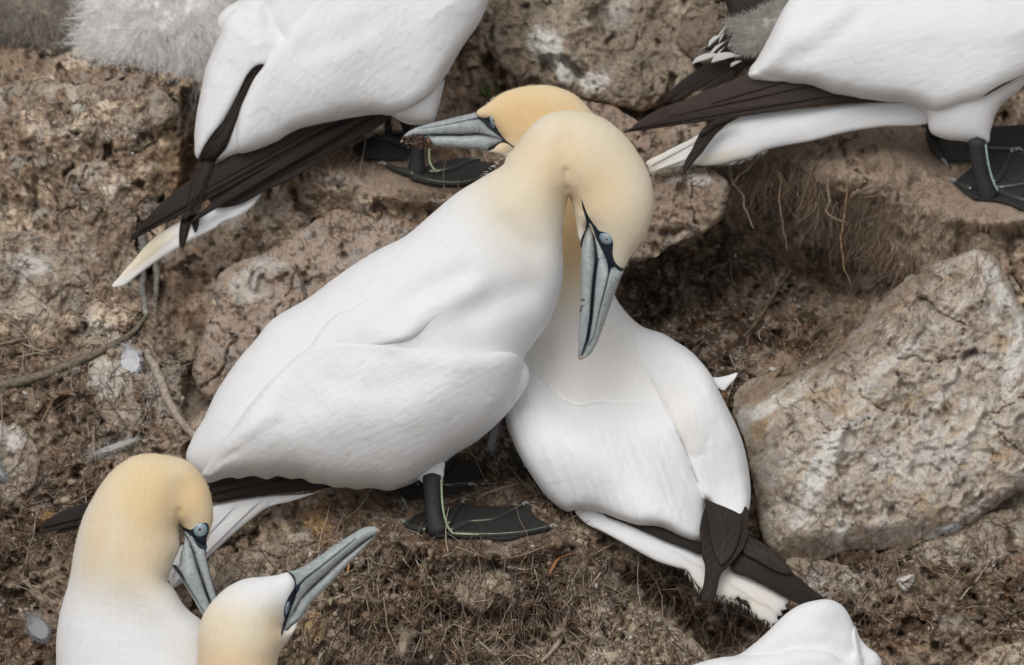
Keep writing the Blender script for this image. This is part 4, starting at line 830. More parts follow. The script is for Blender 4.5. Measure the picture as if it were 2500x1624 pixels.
E_.vol('tail', T('K5', '1240,860 1215,900 1180,950 1140,985 1100,1010 1040,1030 1000,1060 900,1110 800,1170 720,1220 640,1280 570,1330 520,1332 560,1280 620,1210 700,1120 800,1050 950,980 1100,900'),
       M['feather'], body_col(cream=[(350, 620, 90, 22, .75, -38)]), flat=.4, cap=24, dz=-30, ang=145, relief=lambda x, y: 2.6 * (((y * .8 + .6 * x) / 24 + .15 * perlin(x / 60, y / 60, 3)) % 1.0))
for pts, w in []: quill(E_, 'tail_feather', T('K5', pts), w, M['feather'], WHITE * np.array([1, .96, .86]), dz=-14, t=3)
prim(E_, 'K5', [('1760,555 1500,700 1200,830 900,960 598,1128', 74, 1.0), ('1700,560 1450,640 1150,790 900,920 640,1085', 84, 1.2), ('1620,590 1350,690 1150,780 960,880', 96, 1.1), ('1800,540 1600,640 1400,760 1150,900 880,1045', 56, .9)], 0)
E_.vol('flight_feather_base', T('K5', '1690,515 1825,532 1760,590 1640,655 1500,745 1350,835 1240,885 1100,955 1000,960 960,900 1000,790 1105,700 1280,655 1400,595 1550,565'), M['dark_feather'], BLACK * 1.1, flat=.25, cap=16, dz=-10, ang=150,
       relief=lambda x, y: 1.8 * np.sin((y + .48 * x) / 3.6))
tipvol(E_, 'K5', '1225,300 1190,306 1150,345 1118,410 1085,480 1040,560 990,620 950,680 915,760 890,850 870,950 840,1030 832,1090 838,1150 852,1152 868,1110 885,1050 905,960 950,860 985,760 1030,700 1062,660 1085,580 1110,500 1150,420 1195,350', '1190,330 1080,540 950,760 880,960 845,1140', 1.3, 2, 120, lay=True)
tipvol(E_, 'K5', '1225,302 1200,330 1150,410 1110,480 1060,570 1000,660 950,740 920,830 905,900 895,990 892,1040 908,1082 920,1060 932,980 950,900 985,800 1010,740 1050,690 1072,640 1100,560 1130,470 1180,380', '1190,350 1090,550 980,760 915,1060', 1.8, 2, 118, lay=True)
E_.layer('right_wing', T('K5', '1480,0 1400,80 1300,200 1215,320 1180,370 1150,430 1120,500 1105,560 1097,640 1103,690 1112,712 1180,700 1240,672 1280,662 1340,625 1380,605 1440,583 1500,572 1560,548 1600,538 1690,520 1760,530 1800,537 1860,520 1905,503 1960,470 2000,440 2060,370 2150,220 2232,100 2272,0 2300,-60 2100,-150 1700,-120'),
         M['feather'], body_col(), t=26, r=34, seam=T('K5', '1480,0 1700,-120 2100,-150 2300,-60 2272,0 2232,100'), rs=160, ang=140, step=5,
         relief=lambda x, y: feather_relief(x, y, 138, 64, 24, 2.2, 22) + .6 * streak(x, y, 136, 6, 80, 4) + 3 * fbm(x, y, 1 / 150, 2, 50), strokes=[(T('K5', '1400,250 1600,180 1700,120'), 30, -6)])
E_.vol('thigh', T('K5', '1840,545 2000,480 2066,370 2050,450 2035,515 2010,575 1960,582 1890,575'), M['feather'], body_col(), flat=.7, dz=-20)
foot(E_, T('K5', '1945,560 1945,640 1940,720 1935,800'), [20, 18, 17, 24], T('K5', '1935,800 2010,760 2120,735 2250,730 2300,760 2290,800 2240,840 2150,862 2050,856 1960,835'),
     [T('K5', '1920,820 2000,842 2080,852 2160,850 2290,815'), T('K5', '2000,800 2060,795 2120,780 2190,747 2250,738'), T('K5', '1920,810 1850,790 1795,768')], -478, 440, legd=-480)
foot(E_, T('K5', '1880,540 1900,600 1915,660'), [16, 15, 15], T('K5', '1630,655 1690,620 1750,588 1820,590 1900,600 1930,660 1920,700 1890,740 1800,745 1700,735 1650,700'),
     [T('K5', '1900,690 1800,655 1680,632'), T('K5', '1890,630 1800,600 1745,590')], -478, 440, legd=-560, line=(.20, .22, .19))
stripe(E_, T('K5', '1992,600 1995,680 2000,760 2030,800'), (-462, -450), r=2.4)
# --- F: upper right
F_ = Thing('gannet', (2410, 490, -474), [(2200, 150, -480), (1900, 200, -460), (1500, 320, -430), (1650, 400, -450)], 'gannet standing at the upper right with folded wing and long pale tail', 'gannet', 'gannets on the nesting ledges')
F_.vol('tail', T('K6', '1700,560 1500,575 1300,588 1000,612 830,635 740,680 620,735 500,788 380,848 288,900 300,925 312,957 360,948 400,936 470,925 540,912 620,918 720,906 800,885 860,872 950,832 1060,806 1200,782 1400,732 1600,702 1840,685 1900,640 1880,600 1800,575'),
       M['feather'], body_col(cream=[(1600, 395, 60, 25, .4), (1750, 385, 70, 14, .4, -8)]), flat=.5, cap=60, dz=-30, ang=165, relief=lambda x, y: 1.6 * np.abs(np.sin((y * .95 + .3 * x) / 17)))
for pts, w in [('900,650 700,740 500,840 300,925', 36), ('1000,740 800,830 600,880 330,948', 34)]: quill(F_, 'tail_feather', T('K6', pts), w, M['feather'], WHITE * np.array([1, .97, .9]), dz=-14, t=3)
bodyF = T('K6', '1080,0 1020,100 960,220 900,330 864,380 858,420 875,437 1000,450 1100,460 1230,480 1340,520 1480,545 1600,562 1700,566 1780,590 1840,640 1850,700 1870,740 1950,772 2020,780 2080,787 2140,795 2185,788 2192,740 2205,690 2225,630 2262,575 2320,530 2400,460 2500,400 2700,300 2900,160 3000,0 3060,-150 3080,-300 3020,-400 2860,-420 2760,-340 2700,-250 2500,-260 2200,-220 1900,-180 1500,-140 1200,-110')
F_.vol('body', bodyF, M['feather'], body_col(cream=[(2760, -100, 120, 90, 1)]), flat=.68, step=6, ang=165, cap=230, relief=lambda x, y: 3 * fbm(x, y, 1 / 140, 2, 57) + feather_relief(x, y, 165, 40, 24, 1, 27))
prim(F_, 'K6', [('1680,565 1300,585 900,620 500,680 155,738', 52, 1.6), ('1500,555 1150,560 800,590 450,640 200,720', 66, 1.9), ('1300,520 1000,530 700,575 400,650', 80, 2.2), ('1150,485 950,490 800,520 640,580', 70, 2.2)], 10)
F_.vol('flight_feather_base', T('K6', '872,430 820,452 740,490 660,530 760,560 900,600 1000,608 1300,580 1500,570 1695,565 1480,540 1340,515 1230,475 1000,445'), M['dark_feather'], BLACK * 1.7, flat=.25, cap=16, dz=4, ang=175, relief=lambda x, y: 1.8 * np.sin((y + .12 * x) / 3.8))
tipvol(F_, 'K6', '800,648 740,652 680,658 640,680 600,715 565,775 540,830 510,880 492,935 498,962 520,940 560,890 600,845 640,790 680,740 730,695', '740,670 640,740 560,850 502,945', 1.6, 28, 125)
tipvol(F_, 'K6', '790,648 700,656 640,680 605,715 580,750 620,740 670,700 730,672', '760,655 600,735', 1.0, 40, 150)
wingF = T('K6', '1082,0 1020,100 960,220 900,330 862,380 856,420 875,438 940,446 1000,452 1050,452 1100,462 1170,466 1230,482 1290,505 1340,522 1410,528 1480,547 1550,550 1600,562 1700,568 1790,592 1850,605 1892,612 1960,595 2030,572 2150,542 2260,492 2380,432 2480,380 2600,300 2750,150 2600,-60 2200,-160 1500,-120 1200,-90')
F_.layer('wing', wingF, M['feather'], body_col(), t=34, r=42, seam=T('K6', '2600,300 2750,150 2600,-60 2200,-160 1500,-120 1200,-90'), rs=160, ang=170, step=5,
         strokes=[(T('K6', '1000,420 1080,340 1180,300 1300,230 1400,150 1500,60'), 24, -6), (T('K6', '1180,125 1260,70 1340,0'), 14, -5), (T('K6', '930,360 1050,250 1200,130 1350,60'), 34, 8)],
         relief=lambda x, y: feather_relief(x, y, 165, 64, 22, 1.9, 23) + .6 * streak(x, y, 160, 6, 80, 5) + 3 * fbm(x, y, 1 / 150, 2, 59))
quill(F_, 'folded_dark_feather', T('K6', '2400,415 2320,460 2250,490 2150,540'), 14, M['dark_feather'], BLACK, dz=200, t=3, dfun=lambda x, y: F_.d(x, y))
foot(F_, T('K6', '2120,780 2125,860 2140,950 2165,1040 2180,1085'), [22, 20, 19, 21, 25], T('K6', '1998,1000 2050,960 2095,920 2180,880 2300,845 2380,850 2480,840 2560,900 2560,1000 2540,1120 2440,1175 2380,1165 2300,1130 2230,1112 2100,1100 2050,1062 2010,1030'),
     [T('K6', '2235,1058 2300,1085 2380,1112 2460,1130'), T('K6', '2225,1042 2300,1035 2380,1020 2500,985'), T('K6', '2212,1010 2250,970 2285,900 2308,850'), T('K6', '2085,1048 2040,1030 2002,1008')], -474, 480, legd=-440, line=(.33, .42, .40))
stripe(F_, T('K6', '2168,800 2175,860 2188,930 2212,1010 2235,1055'), (-430, -448), r=2.8, col=(.33, .42, .40))
foot(F_, T('K6', '1870,700 1890,740'), [16, 15], T('K6', '1805,690 1840,690 1900,730 2080,790 2200,700 2400,690 2420,760 2380,840 2200,870 2090,892 1950,892 1900,850 1870,790'),
     [T('K6', '2080,810 2200,825 2330,828'), T('K6', '1860,760 1885,830 1930,885')], -474, 480, legd=-640, line=(.28, .33, .32))
# --- G: lower right
G_ = Thing('gannet', (1900, 1750, 380), [(1900, 1550, 330)], 'white hunched back of a gannet cropped by the bottom edge at the right', 'gannet', 'gannets on the nesting ledges')
G_.vol('body', T('K9', '-200,1640 0,1575 80,1548 160,1522 240,1505 320,1494 400,1440 480,1370 560,1290 640,1235 720,1210 800,1204 860,1230 895,1270 920,1320 945,1390 970,1500 990,1560 1000,1700 960,1900 700,2000 300,1990 0,1900 -200,1800'), M['feather'], body_col(grey=[(2030, 1510, 30, 30, .5)]), flat=.75, step=5, ang=120, cap=200,
       relief=lambda x, y: 3 * fbm(x, y, 1 / 80, 3, 66) + feather_relief(x, y, 160, 40, 30, 1.2, 24), strokes=[(T('K9', '320,1494 480,1510 620,1450 800,1440 900,1500'), 24, -8), (T('K9', '640,1300 760,1330 850,1340'), 30, -5)])
G_.layer('wing', T('K9', '930,1340 965,1410 1000,1450 1050,1488 1072,1530 1070,1570 1030,1640 900,1700 600,1700 300,1640 200,1540 320,1500 500,1490 650,1460 800,1480 880,1520 925,1480 920,1400'), M['feather'], body_col(), t=26, r=30, ang=165, dz=-2,
         seam=T('K9', '200,1540 300,1640 600,1700 900,1700'), rs=60, relief=lambda x, y: 2 * fbm(x, y, 1 / 50, 3, 67))
def fringe(b, K, pts, n, L, ang, col, seed, dz=0, r=.45, name='barb_fringe'):
    g = np.random.default_rng(seed); E = resample(T(K, pts), 2, False); i = g.integers(0, len(E), n); x = E[i, 0] + g.normal(0, 1.5, n); y = E[i, 1] + g.normal(0, 1.5, n)
    return strands(x, y, b.d(x, y) + dz, np.radians(ang) + g.normal(0, .18, n), L * (.5 + g.random(n)), g, [col], r, curl=.25, name=name, parent=b.o, m='feather', k=3, taper=.2)
# --- chicks
def fur(b, n, C, dfun, L, ang, spread, cols, r=.55, edge=0, name='down', label=None, seed=1, zoff=0, curl=.6):
    """soft down built as thin curved strands rooted on the body"""
    g = np.random.default_rng(seed); lo = C.min(0); hi = C.max(0); Q = lo + g.random((n * 3, 2)) * (hi - lo); Q = Q[inside(Q, C)][:n]
    z = dfun(Q[:, 0], Q[:, 1]); c0 = C.mean(0)
    out = np.arctan2(Q[:, 1] - c0[1], Q[:, 0] - c0[0])
    d = pdist(Q, C, True); e = np.exp(-d / 40)
    a = np.radians(ang) + g.normal(0, spread, len(Q)) ; vx = np.cos(a) * (1 - e) + np.cos(out) * e; vy = np.sin(a) * (1 - e) + np.sin(out) * e
    a = np.arctan2(vy, vx) + g.normal(0, .35, len(Q))
    return strands(Q[:, 0], Q[:, 1], z + zoff, a, L * (.6 + .8 * g.random(len(Q))), g, cols, r, curl=curl, lift=.45, name=name, parent=b.o, m='down')
def strands(x, y, z, a, L, g, cols, r, curl=.6, lift=0.0, drape=False, name='straw', parent=None, m='straw', k=4, taper=.4, dlift=3):
    n = len(x); r = np.asarray(r) * np.ones(n); pts = np.zeros((n, k + 1, 3)); pts[:, 0] = np.stack([x, y, z], 1)
    a = a.copy(); da = g.normal(0, curl, n) / k; st = L / k; cz = z.copy()
    for i in range(1, k + 1):
        a = a + da + g.normal(0, curl * .35, n)
        pts[:, i, 0] = pts[:, i - 1, 0] + np.cos(a) * st; pts[:, i, 1] = pts[:, i - 1, 1] + np.sin(a) * st
        if drape:
            zz = surf(pts[:, i, 0], pts[:, i, 1]) + dlift + g.random(n) * 5; pts[:, i, 2] = np.maximum(zz, pts[:, i - 1, 2] - st * .8); pts[:, i, 2] = np.minimum(pts[:, i, 2], pts[:, i - 1, 2] + st * 1.2)
        else: pts[:, i, 2] = pts[:, i - 1, 2] + st * lift * (1 - i / k * .8)
    tg = np.gradient(pts, axis=1); tg /= np.maximum(np.linalg.norm(tg, axis=2, keepdims=True), 1e-6)
    s1 = np.cross(tg, [0.02, 0.01, 1.0]); s1 /= np.maximum(np.linalg.norm(s1, axis=2, keepdims=True), 1e-6); s2 = np.cross(s1, tg)
    th = np.array([0, 2 * np.pi / 3, 4 * np.pi / 3]) + .5
    rr = (r[:, None] * (1 - (1 - taper) * np.linspace(0, 1, k + 1)[None])) [..., None, None]
    ring = pts[:, :, None] + rr * (np.cos(th)[None, None, :, None] * s1[:, :, None] + np.sin(th)[None, None, :, None] * s2[:, :, None])
    A = ring.reshape(-1, 3); base = (np.arange(n) * (k + 1) * 3)[:, None, None]; i = np.arange(k)[None, :, None] * 3; j = np.arange(3)[None, None]; j2 = (j + 1) % 3
    F = np.stack([base + i + j, base + i + 3 + j, base + i + 3 + j2, base + i + j2], -1).reshape(-1, 4).astype(np.int32)
    cols = np.asarray(cols, float); ci = cols[g.integers(0, len(cols), n)] * (.7 + .6 * g.random((n, 1)))
    c = np.repeat(ci, (k + 1) * 3, 0)
    o = mesh_obj(name, P(A), F, M[m], parent, c, smooth=True); o['kind'] = 'stuff'; return o
#FR#
DOWN = [(.90, .88, .85), (.93, .92, .90), (.84, .80, .75), (.93, .92, .91)]
H_ = Thing('gannet_chick', (380, 170, -740), [(380, 60, -820)], 'fluffy off-white downy chick beside the upper-left gannet', 'chick', 'downy chicks on the ledge')
cH = T('O', '202,50 190,80 198,108 218,128 232,148 262,150 285,166 320,164 350,182 385,180 410,194 450,188 480,198 520,180 560,120 600,20 600,-80 520,-130 400,-140 280,-110 215,-20')
H_.vol('body', cH, M['down'], lambda x, y: np.tile((.90, .88, .85), (len(x), 1)) * (1 + .25 * fbm(x, y, 1 / 30, 3, 5)[:, None]), flat=.7, step=6, relief=lambda x, y: 16 * fbm(x, y, 1 / 55, 3, 68), strokes=[(T('O', '400,100 420,140 400,170'), 14, -20)])
fur(H_, 8000, resample(cH, 12), H_.top, 36, 100, .9, DOWN, seed=2, zoff=-3, r=.5)
fur(H_, 1500, resample(cH, 12), H_.top, 62, 120, 1.2, DOWN, seed=12, zoff=-3, r=.4)
I_ = Thing('gannet_chick', (80, 110, -860), [(80, 40, -900)], 'greyish brown downy chick in the top left corner', 'chick', 'downy chicks on the ledge')
cI = T('O', '-90,-60 -60,60 -10,85 50,100 110,118 170,125 210,110 215,60 225,0 220,-60 100,-110')
I_.vol('body', cI, M['down'], lambda x, y: np.tile((.26, .22, .17), (len(x), 1)) * (1 + .35 * fbm(x, y, 1 / 30, 3, 6)[:, None]), flat=.7, step=6, relief=lambda x, y: 16 * fbm(x, y, 1 / 45, 3, 69))
fur(I_, 6000, resample(cI, 12), I_.top, 28, 95, .7, [(.30, .26, .20), (.38, .34, .29), (.20, .165, .12), (.46, .43, .40)], seed=3, zoff=-3)
J_ = Thing('fledgling_gannet', (1800, 230, -600), [(1780, 120, -600), (1650, 230, -600)], 'dark half-fledged chick with white-tipped feathers and grey down behind the upper-right gannet', 'chick')
cJ = T('L5', '1060,-200 1050,0 1080,120 1090,230 1120,280 1040,420 960,520 860,570 780,660 900,700 1000,760 1120,790 1260,860 1400,900 1560,900 1800,700 2100,300 2300,0 2300,-200')
J_.vol('body', cJ, M['dark_feather'], lambda x, y: np.tile(BLACK * 1.3, (len(x), 1)), flat=.7, step=5, cap=70, relief=lambda x, y: feather_relief(x, y, 130, 30, 14, 4, 31))
for pts, w in [('1300,870 1100,900 850,1000 500,1200 205,1395', 40), ('1400,900 1200,960 900,1100 600,1270 330,1410', 48), ('1480,930 1300,1050 1000,1180 700,1330', 50), ('1400,980 1250,1100 1050,1200', 60)]:
    quill(J_, 'primary_feather', T('L5', pts), w, M['dark_feather'], BLACK * 1.1, dz=0, t=4)
for pts, w in [('860,620 780,680 680,710 580,720', 9), ('1290,850 1200,870 1150,890 1120,905', 12), ('1000,780 850,790 720,820 600,866', 20), ('1250,800 1120,800 980,800 860,850', 24), ('1180,480 1100,560 1010,620 930,670', 8),
 ('1080,590 1010,640 930,710 840,760', 18), ('1080,640 1040,700 980,740 930,770', 14), ('1120,330 1030,430 960,520 900,580', 8), ('1340,730 1280,770 1220,780 1170,790', 9), ('1200,560 1120,600 1080,640', 6), ('1020,500 940,540 870,590 820,640', 16), ('1060,440 1000,520 960,600', 6), ('1420,680 1370,695 1320,700', 5), ('1270,840 1210,870 1150,900', 14), ('1310,130 1290,180 1270,210', 5), ('1200,480 1150,540 1090,590', 7)]:
    quill(J_, 'white_tipped_feather', T('L5', pts), w * 1.15, M['feather'], (.56, .56, .54), dz=40, t=2, step=3)
cJ2 = T('L5', '1120,280 1300,240 1500,180 1700,80 1900,-60 2100,-60 2000,200 1700,520 1550,660 1440,680 1300,680 1180,620 1240,520 1220,420 1120,400')
J_.layer('grey_down', cJ2, M['down'], (.46, .43, .38), t=14, r=20, step=6, relief=lambda x, y: 4 * fbm(x, y, 1 / 20, 3, 70))
fur(J_, 5500, resample(cJ2, 8), J_.top, 20, 150, .5, [(.46, .43, .38), (.55, .52, .47), (.36, .34, .30)], seed=4, zoff=-3)

W9 = (.74, .73, .69)
fringe(F_, 'K6', '330,950 540,912 720,906 860,872 960,830', 150, 10, 135, (.66, .64, .58), 61, -30)
fringe(E_, 'K5', '1230,880 1180,950 1100,1010 1000,1055 900,1108 800,1165 700,1225 600,1300', 220, 11, 135, (.66, .64, .58), 62, -30)
fringe(E_, 'K5', '540,1300 600,1220 700,1120 760,1080', 40, 12, 190, (.66, .62, .54), 65, -30)
fringe(B_, 'K3', '900,1185 960,1268 1030,1297 1100,1312 1180,1362 1262,1417', 160, 11, 80, (.70, .68, .60), 63, -10)
fringe(F_, 'K6', '160,730 320,645 460,590 600,545 760,480', 60, 9, 200, (.05, .035, .03), 64, 14)
fringe(A_, 'K2', '1500,1142 1560,1140 1618,1115', 40, 10, 90, W9, 66, 40)
fringe(A_, 'K1', '545,545 600,490 650,445 690,400', 40, 8, 190, W9, 67, 0)

def fuzz(b, C, n, L, seed, col, r=.32, name='contour_fuzz', dz=0):
    C = resample(C, 3, True); g = np.random.default_rng(seed); nx = np.roll(C, -1, 0) - np.roll(C, 1, 0); nx /= np.maximum(np.linalg.norm(nx, axis=1, keepdims=True), 1e-6); nr = np.stack([nx[:, 1], -nx[:, 0]], 1)
    if np.sum(C[:, 0] * np.roll(C[:, 1], -1) - np.roll(C[:, 0], -1) * C[:, 1]) < 0: nr = -nr
    i = g.integers(0, len(C), n); x = C[i, 0] - nr[i, 0] * 1.5; y = C[i, 1] - nr[i, 1] * 1.5
    cc = col(x, y) if callable(col) else None
    a = np.arctan2(nr[i, 1], nr[i, 0]) + g.choice([-1, 1], n) * .7 + g.normal(0, .35, n)
    return strands(x, y, b.d(x, y) + dz + g.normal(0, 4, n), a, L * (.4 + g.random(n)), g, [WHITE * .97] if cc is None else cc[g.integers(0, n, 40)], r, curl=.4, name=name, parent=b.o, m='feather', k=2, taper=.3)
fuzz(A_, T('K1', '650,450 690,405 740,335 800,275 860,243 940,230 1030,240 1110,270 1190,330 1250,400 1300,480 1332,560 1345,650 1335,740 1300,830 1245,905 1205,975 1100,700 900,500'), 900, 5, 71, lambda x, y: np.tile(CREAM * 1.1, (len(x), 1)))
fuzz(C_, T('K4', '240,1120 290,950 315,820 340,680 380,540 440,420 500,320 570,240 650,180 730,150 800,143 900,155 1000,180 1070,230 1133,315 1167,410 1178,490 1176,560 900,600 700,900'), 800, 5, 72, lambda x, y: np.tile(CREAM * 1.1, (len(x), 1)))
fuzz(B_, T('K1', '560,200 620,155 700,125 760,115 840,112 900,125 970,155 1030,210 900,300 700,260'), 400, 5, 73, lambda x, y: np.tile(CREAM * 1.1, (len(x), 1)))
# ------------------------------------------------------------------ nest litter
STRAW = [(.17, .118, .078), (.11, .075, .052), (.24, .175, .12), (.075, .052, .04), (.29, .23, .165), (.16, .10, .065)]
PALE = [(.34, .28, .21), (.42, .36, .29), (.28, .22, .16)]
def offweb(x, y):
    k = np.ones(len(x), bool); V = np.stack([x, y], 1)
    for w in WEBS: c = w.mean(0); k &= ~inside(V, c + (w - c) * np.array([1.12, 1.25]) + [0, 4])
    return x[k], y[k]
def scatter(B, n, seed, L, r, cols, ang=None, spread=3.2, name='straw', curl=.9, label=None, cat=None, clear=True):
    g = np.random.default_rng(seed); X = []; Y = []
    tot = sum(b[2] * b[3] * b[4] for b in B)
    for b in B:
        k = int(n * b[2] * b[3] * b[4] / tot); rr = np.sqrt(g.random(k)) * 1.05; t = g.random(k) * 6.283
        X.append(b[0] + b[2] * rr * np.cos(t)); Y.append(b[1] + b[3] * rr * np.sin(t))
    x = np.concatenate(X); y = np.concatenate(Y); k = (x > -120) & (x < 2620) & (y > -120) & (y < 1740); x = x[k]; y = y[k]
    a = (g.random(len(x)) * 6.283) if ang is None else np.radians(ang) + g.normal(0, spread, len(x))
    x, y = offweb(x, y)
    a = (g.random(len(x)) * 6.283) if ang is None else np.radians(ang) + g.normal(0, spread, len(x))
    k = fbm(x, y, 1 / 70, 3, 131) > -.16 + .3 * g.random(len(x)) - .22; x = x[k]; y = y[k]; a = a[k]
    k = gcol(x, y).mean(1) < .16 + .22 * g.random(len(x)) if name in ('nest_fibre', 'nest_straw') else np.ones(len(x), bool); x = x[k]; y = y[k]; a = a[k]
    if name in ('nest_fibre', 'nest_straw', 'fine_debris_fibre'): k = ~(inside(np.stack([x, y], 1), BIGC) & (g.random(len(x)) > .12)); x = x[k]; y = y[k]; a = a[k]
    z = surf(x, y) + 2 + g.random(len(x)) * 4
    o = strands(x, y, z, a, L * (.4 + 1.1 * g.random(len(x)) ** 1.5), g, cols, r * (.6 + .8 * g.random(len(x))), curl=curl, drape=True, name=name)
    return tag(o, label, cat)
RG = [(120, 1000, 340, 330, 1), (1120, 1450, 520, 230, 1.4), (1220, 1200, 260, 110, 1.3), (2200, 1450, 420, 230, 1), (1780, 800, 300, 200, .7), (1700, 1500, 260, 170, 1), (100, 1400, 260, 230, 1), (700, 1480, 220, 180, .8), (980, 430, 230, 60, .4)]
scatter(RG, 12000, 21, 46, .95, STRAW, curl=.55, name='nest_fibre', label='fine brown nest fibres strewn over the soil slopes', cat='nest litter')
scatter(RG, 1500, 22, 100, 1.6, PALE + STRAW[:3], name='nest_straw', curl=.35, label='longer bleached straws lying across the nest mounds', cat='nest litter')
scatter([(1120, 1480, 480, 150, 1), (1500, 1500, 300, 130, .8)], 1100, 23, 110, 1.6, PALE + STRAW + [(.40, .32, .23)], ang=95, spread=.5, name='hanging_straw', curl=.5, label='straws hanging down the front of the middle nest mound', cat='nest litter')
scatter([(2150, 450, 330, 150, 1), (2250, 560, 230, 120, 1), (2000, 380, 250, 60, 1), (1780, 400, 130, 60, .8), (2080, 760, 160, 70, .7)], 2600, 24, 60, .8, [(.27, .20, .145), (.33, .255, .19), (.22, .16, .11)], ang=110, spread=.35, name='matted_fibre', curl=.35, label='matted brown fibres combed down over the overhanging nest mound', cat='nest litter')
scatter([(200, 250, 260, 90, 1), (300, 420, 200, 150, 1), (100, 600, 260, 160, .8), (900, 600, 260, 120, .5), (1500, 100, 260, 130, .3), (2150,1100,260,180,.35)], 1300, 25, 40, .9, STRAW + PALE, name='fine_debris_fibre', label='thin dry fibres caught on the rocks', cat='nest litter')
scatter([(300, 930, 150, 120, 1), (420, 960, 70, 60, 2), (250, 1080, 80, 40, 1.5), (1180, 1080, 60, 60, 2), (1780, 880, 120, 60, .8), (2070, 1430, 80, 60, 1), (1500, 1420, 60, 60, 1), (100, 1180, 120, 60, 1)], 900, 26, 30, .6, [(.52, .50, .48), (.42, .40, .38), (.60, .58, .56)], name='down_wisp', curl=1.3, label='wisps of pale moulted down snagged in the litter', cat='down')
# roots hanging over the lip of the hollow
g = np.random.default_rng(31)
lip = resample(T('O', '1690,430 1760,425 1800,418 1880,420 1960,440 2010,505 2080,545 2140,600 2230,645'), 2.0, False)
NR = 1700; k = g.integers(0, len(lip), NR); x0 = lip[k, 0] + g.normal(0, 8, NR); y0 = lip[k, 1] - g.random(NR) * 30
o = strands(x0, y0, tsample(x0, y0 - 12) + 8, np.radians(93) + g.normal(0, .2, NR), 26 + 120 * g.random(NR) ** 2.5, g, STRAW + [(.30, .23, .17)], .4 + .9 * g.random(NR) ** 2, curl=.5, lift=0, name='hanging_rootlets', k=6)
tag(o, 'fringe of thin roots hanging over the dark hollow', 'roots')
# clumps of matted peat hanging from the lip
def blobs_mesh(x, y, z, r, cols, g, name, m='soil', squash=.8, pc=None):
    base = np.array([(1, 0, 0), (-1, 0, 0), (0, 1, 0), (0, -1, 0), (0, 0, 1), (0, 0, -1)], float)
    f = [(0, 2, 4), (2, 1, 4), (1, 3, 4), (3, 0, 4), (2, 0, 5), (1, 2, 5), (3, 1, 5), (0, 3, 5)]
    mids = {}; V = [tuple(v) for v in base]; F = []
    def mid(a, b):
        k = (min(a, b), max(a, b))
        if k not in mids: v = np.array(V[a]) + np.array(V[b]); v /= np.linalg.norm(v); V.append(tuple(v)); mids[k] = len(V) - 1
        return mids[k]
    for a, b, c in f:
        ab, bc, ca = mid(a, b), mid(b, c), mid(c, a); F += [(a, ab, ca), (ab, b, bc), (ca, bc, c), (ab, bc, ca)]
    V = np.array(V); F = np.array(F); n = len(x)
    q = V[None] * (1 + (.32 if r.max() < 9 else .14) * g.normal(0, 1, (n, len(V), 1))) * r[:, None, None] * (1 + np.clip(.25 * g.normal(0, 1, (n, 1, 3)), -.4, .5))
    A = (q + np.stack([x, y, z], 1)[:, None]).reshape(-1, 3); FF = (F[None] + (np.arange(n) * len(V))[:, None, None]).reshape(-1, 3)[:, ::-1].astype(np.int32)
    cols = np.asarray(cols, float); c = np.repeat((cols[g.integers(0, len(cols), n)] if pc is None else pc) * (.6 + .75 * g.random((n, 1))), len(V), 0)
    o = mesh_obj(name, P(A), FF, M[m], None, c, smooth=False); o['kind'] = 'stuff'; return o
def crumbs(B, n, seed, r0, cols, name, label):
    g = np.random.default_rng(seed); X = []; Y = []; tot = sum(b[2] * b[3] * b[4] for b in B)
    for b in B:
        k = int(n * b[2] * b[3] * b[4] / tot); rr = np.sqrt(g.random(k)) * 1.05; t = g.random(k) * 6.283
        X.append(b[0] + b[2] * rr * np.cos(t)); Y.append(b[1] + b[3] * rr * np.sin(t))
    x = np.concatenate(X); y = np.concatenate(Y); k = (x > -90) & (x < 2590) & (y > -90) & (y < 1710); x = x[k]; y = y[k]
    x, y = offweb(x, y)
    r = r0 * (.35 + 1.3 * g.random(len(x)) ** 3)
    pc = None if name == 'pale_grit' else .75 * gcol(x, y) + .25 * np.asarray(cols)[g.integers(0, len(cols), len(x))]
    return tag(blobs_mesh(x, y, tsample(x, y) + r * .2, r, cols, g, name, pc=pc), label, 'crumbs')
crumbs(RG, 9000, 41, 5.5, [(.16, .115, .08), (.11, .078, .055), (.22, .165, .12), (.09, .06, .045), (.33, .28, .22)], 'soil_crumbs', 'brown crumbs of soil and peat scattered over the slopes')
crumbs(RG + [(300, 350, 250, 150, .6)], 1300, 42, 3.6, [(.50, .47, .42), (.40, .35, .28), (.55, .52, .48)], 'pale_grit', 'pale grit and shell crumbs in the soil')
crumbs(RG + [(300, 650, 300, 200, .7)], 500, 43, 9, [(.16, .115, .08), (.27, .21, .155), (.11, .078, .055), (.36, .30, .235), (.22, .165, .12)], 'clods', 'larger lumps of dried earth bedded in the slopes')
scatter([(2100, 820, 150, 60, 1), (2230, 700, 100, 60, 1), (1930, 940, 110, 40, 1), (2000,900,80,40,1)], 600, 27, 50, .5, [(.34, .27, .20), (.28, .22, .165), (.40, .33, .26)], ang=-40, spread=.25, name='rock_fibre', curl=.25, label='brown fibres washed down the upper flank of the largest boulder', cat='nest litter')
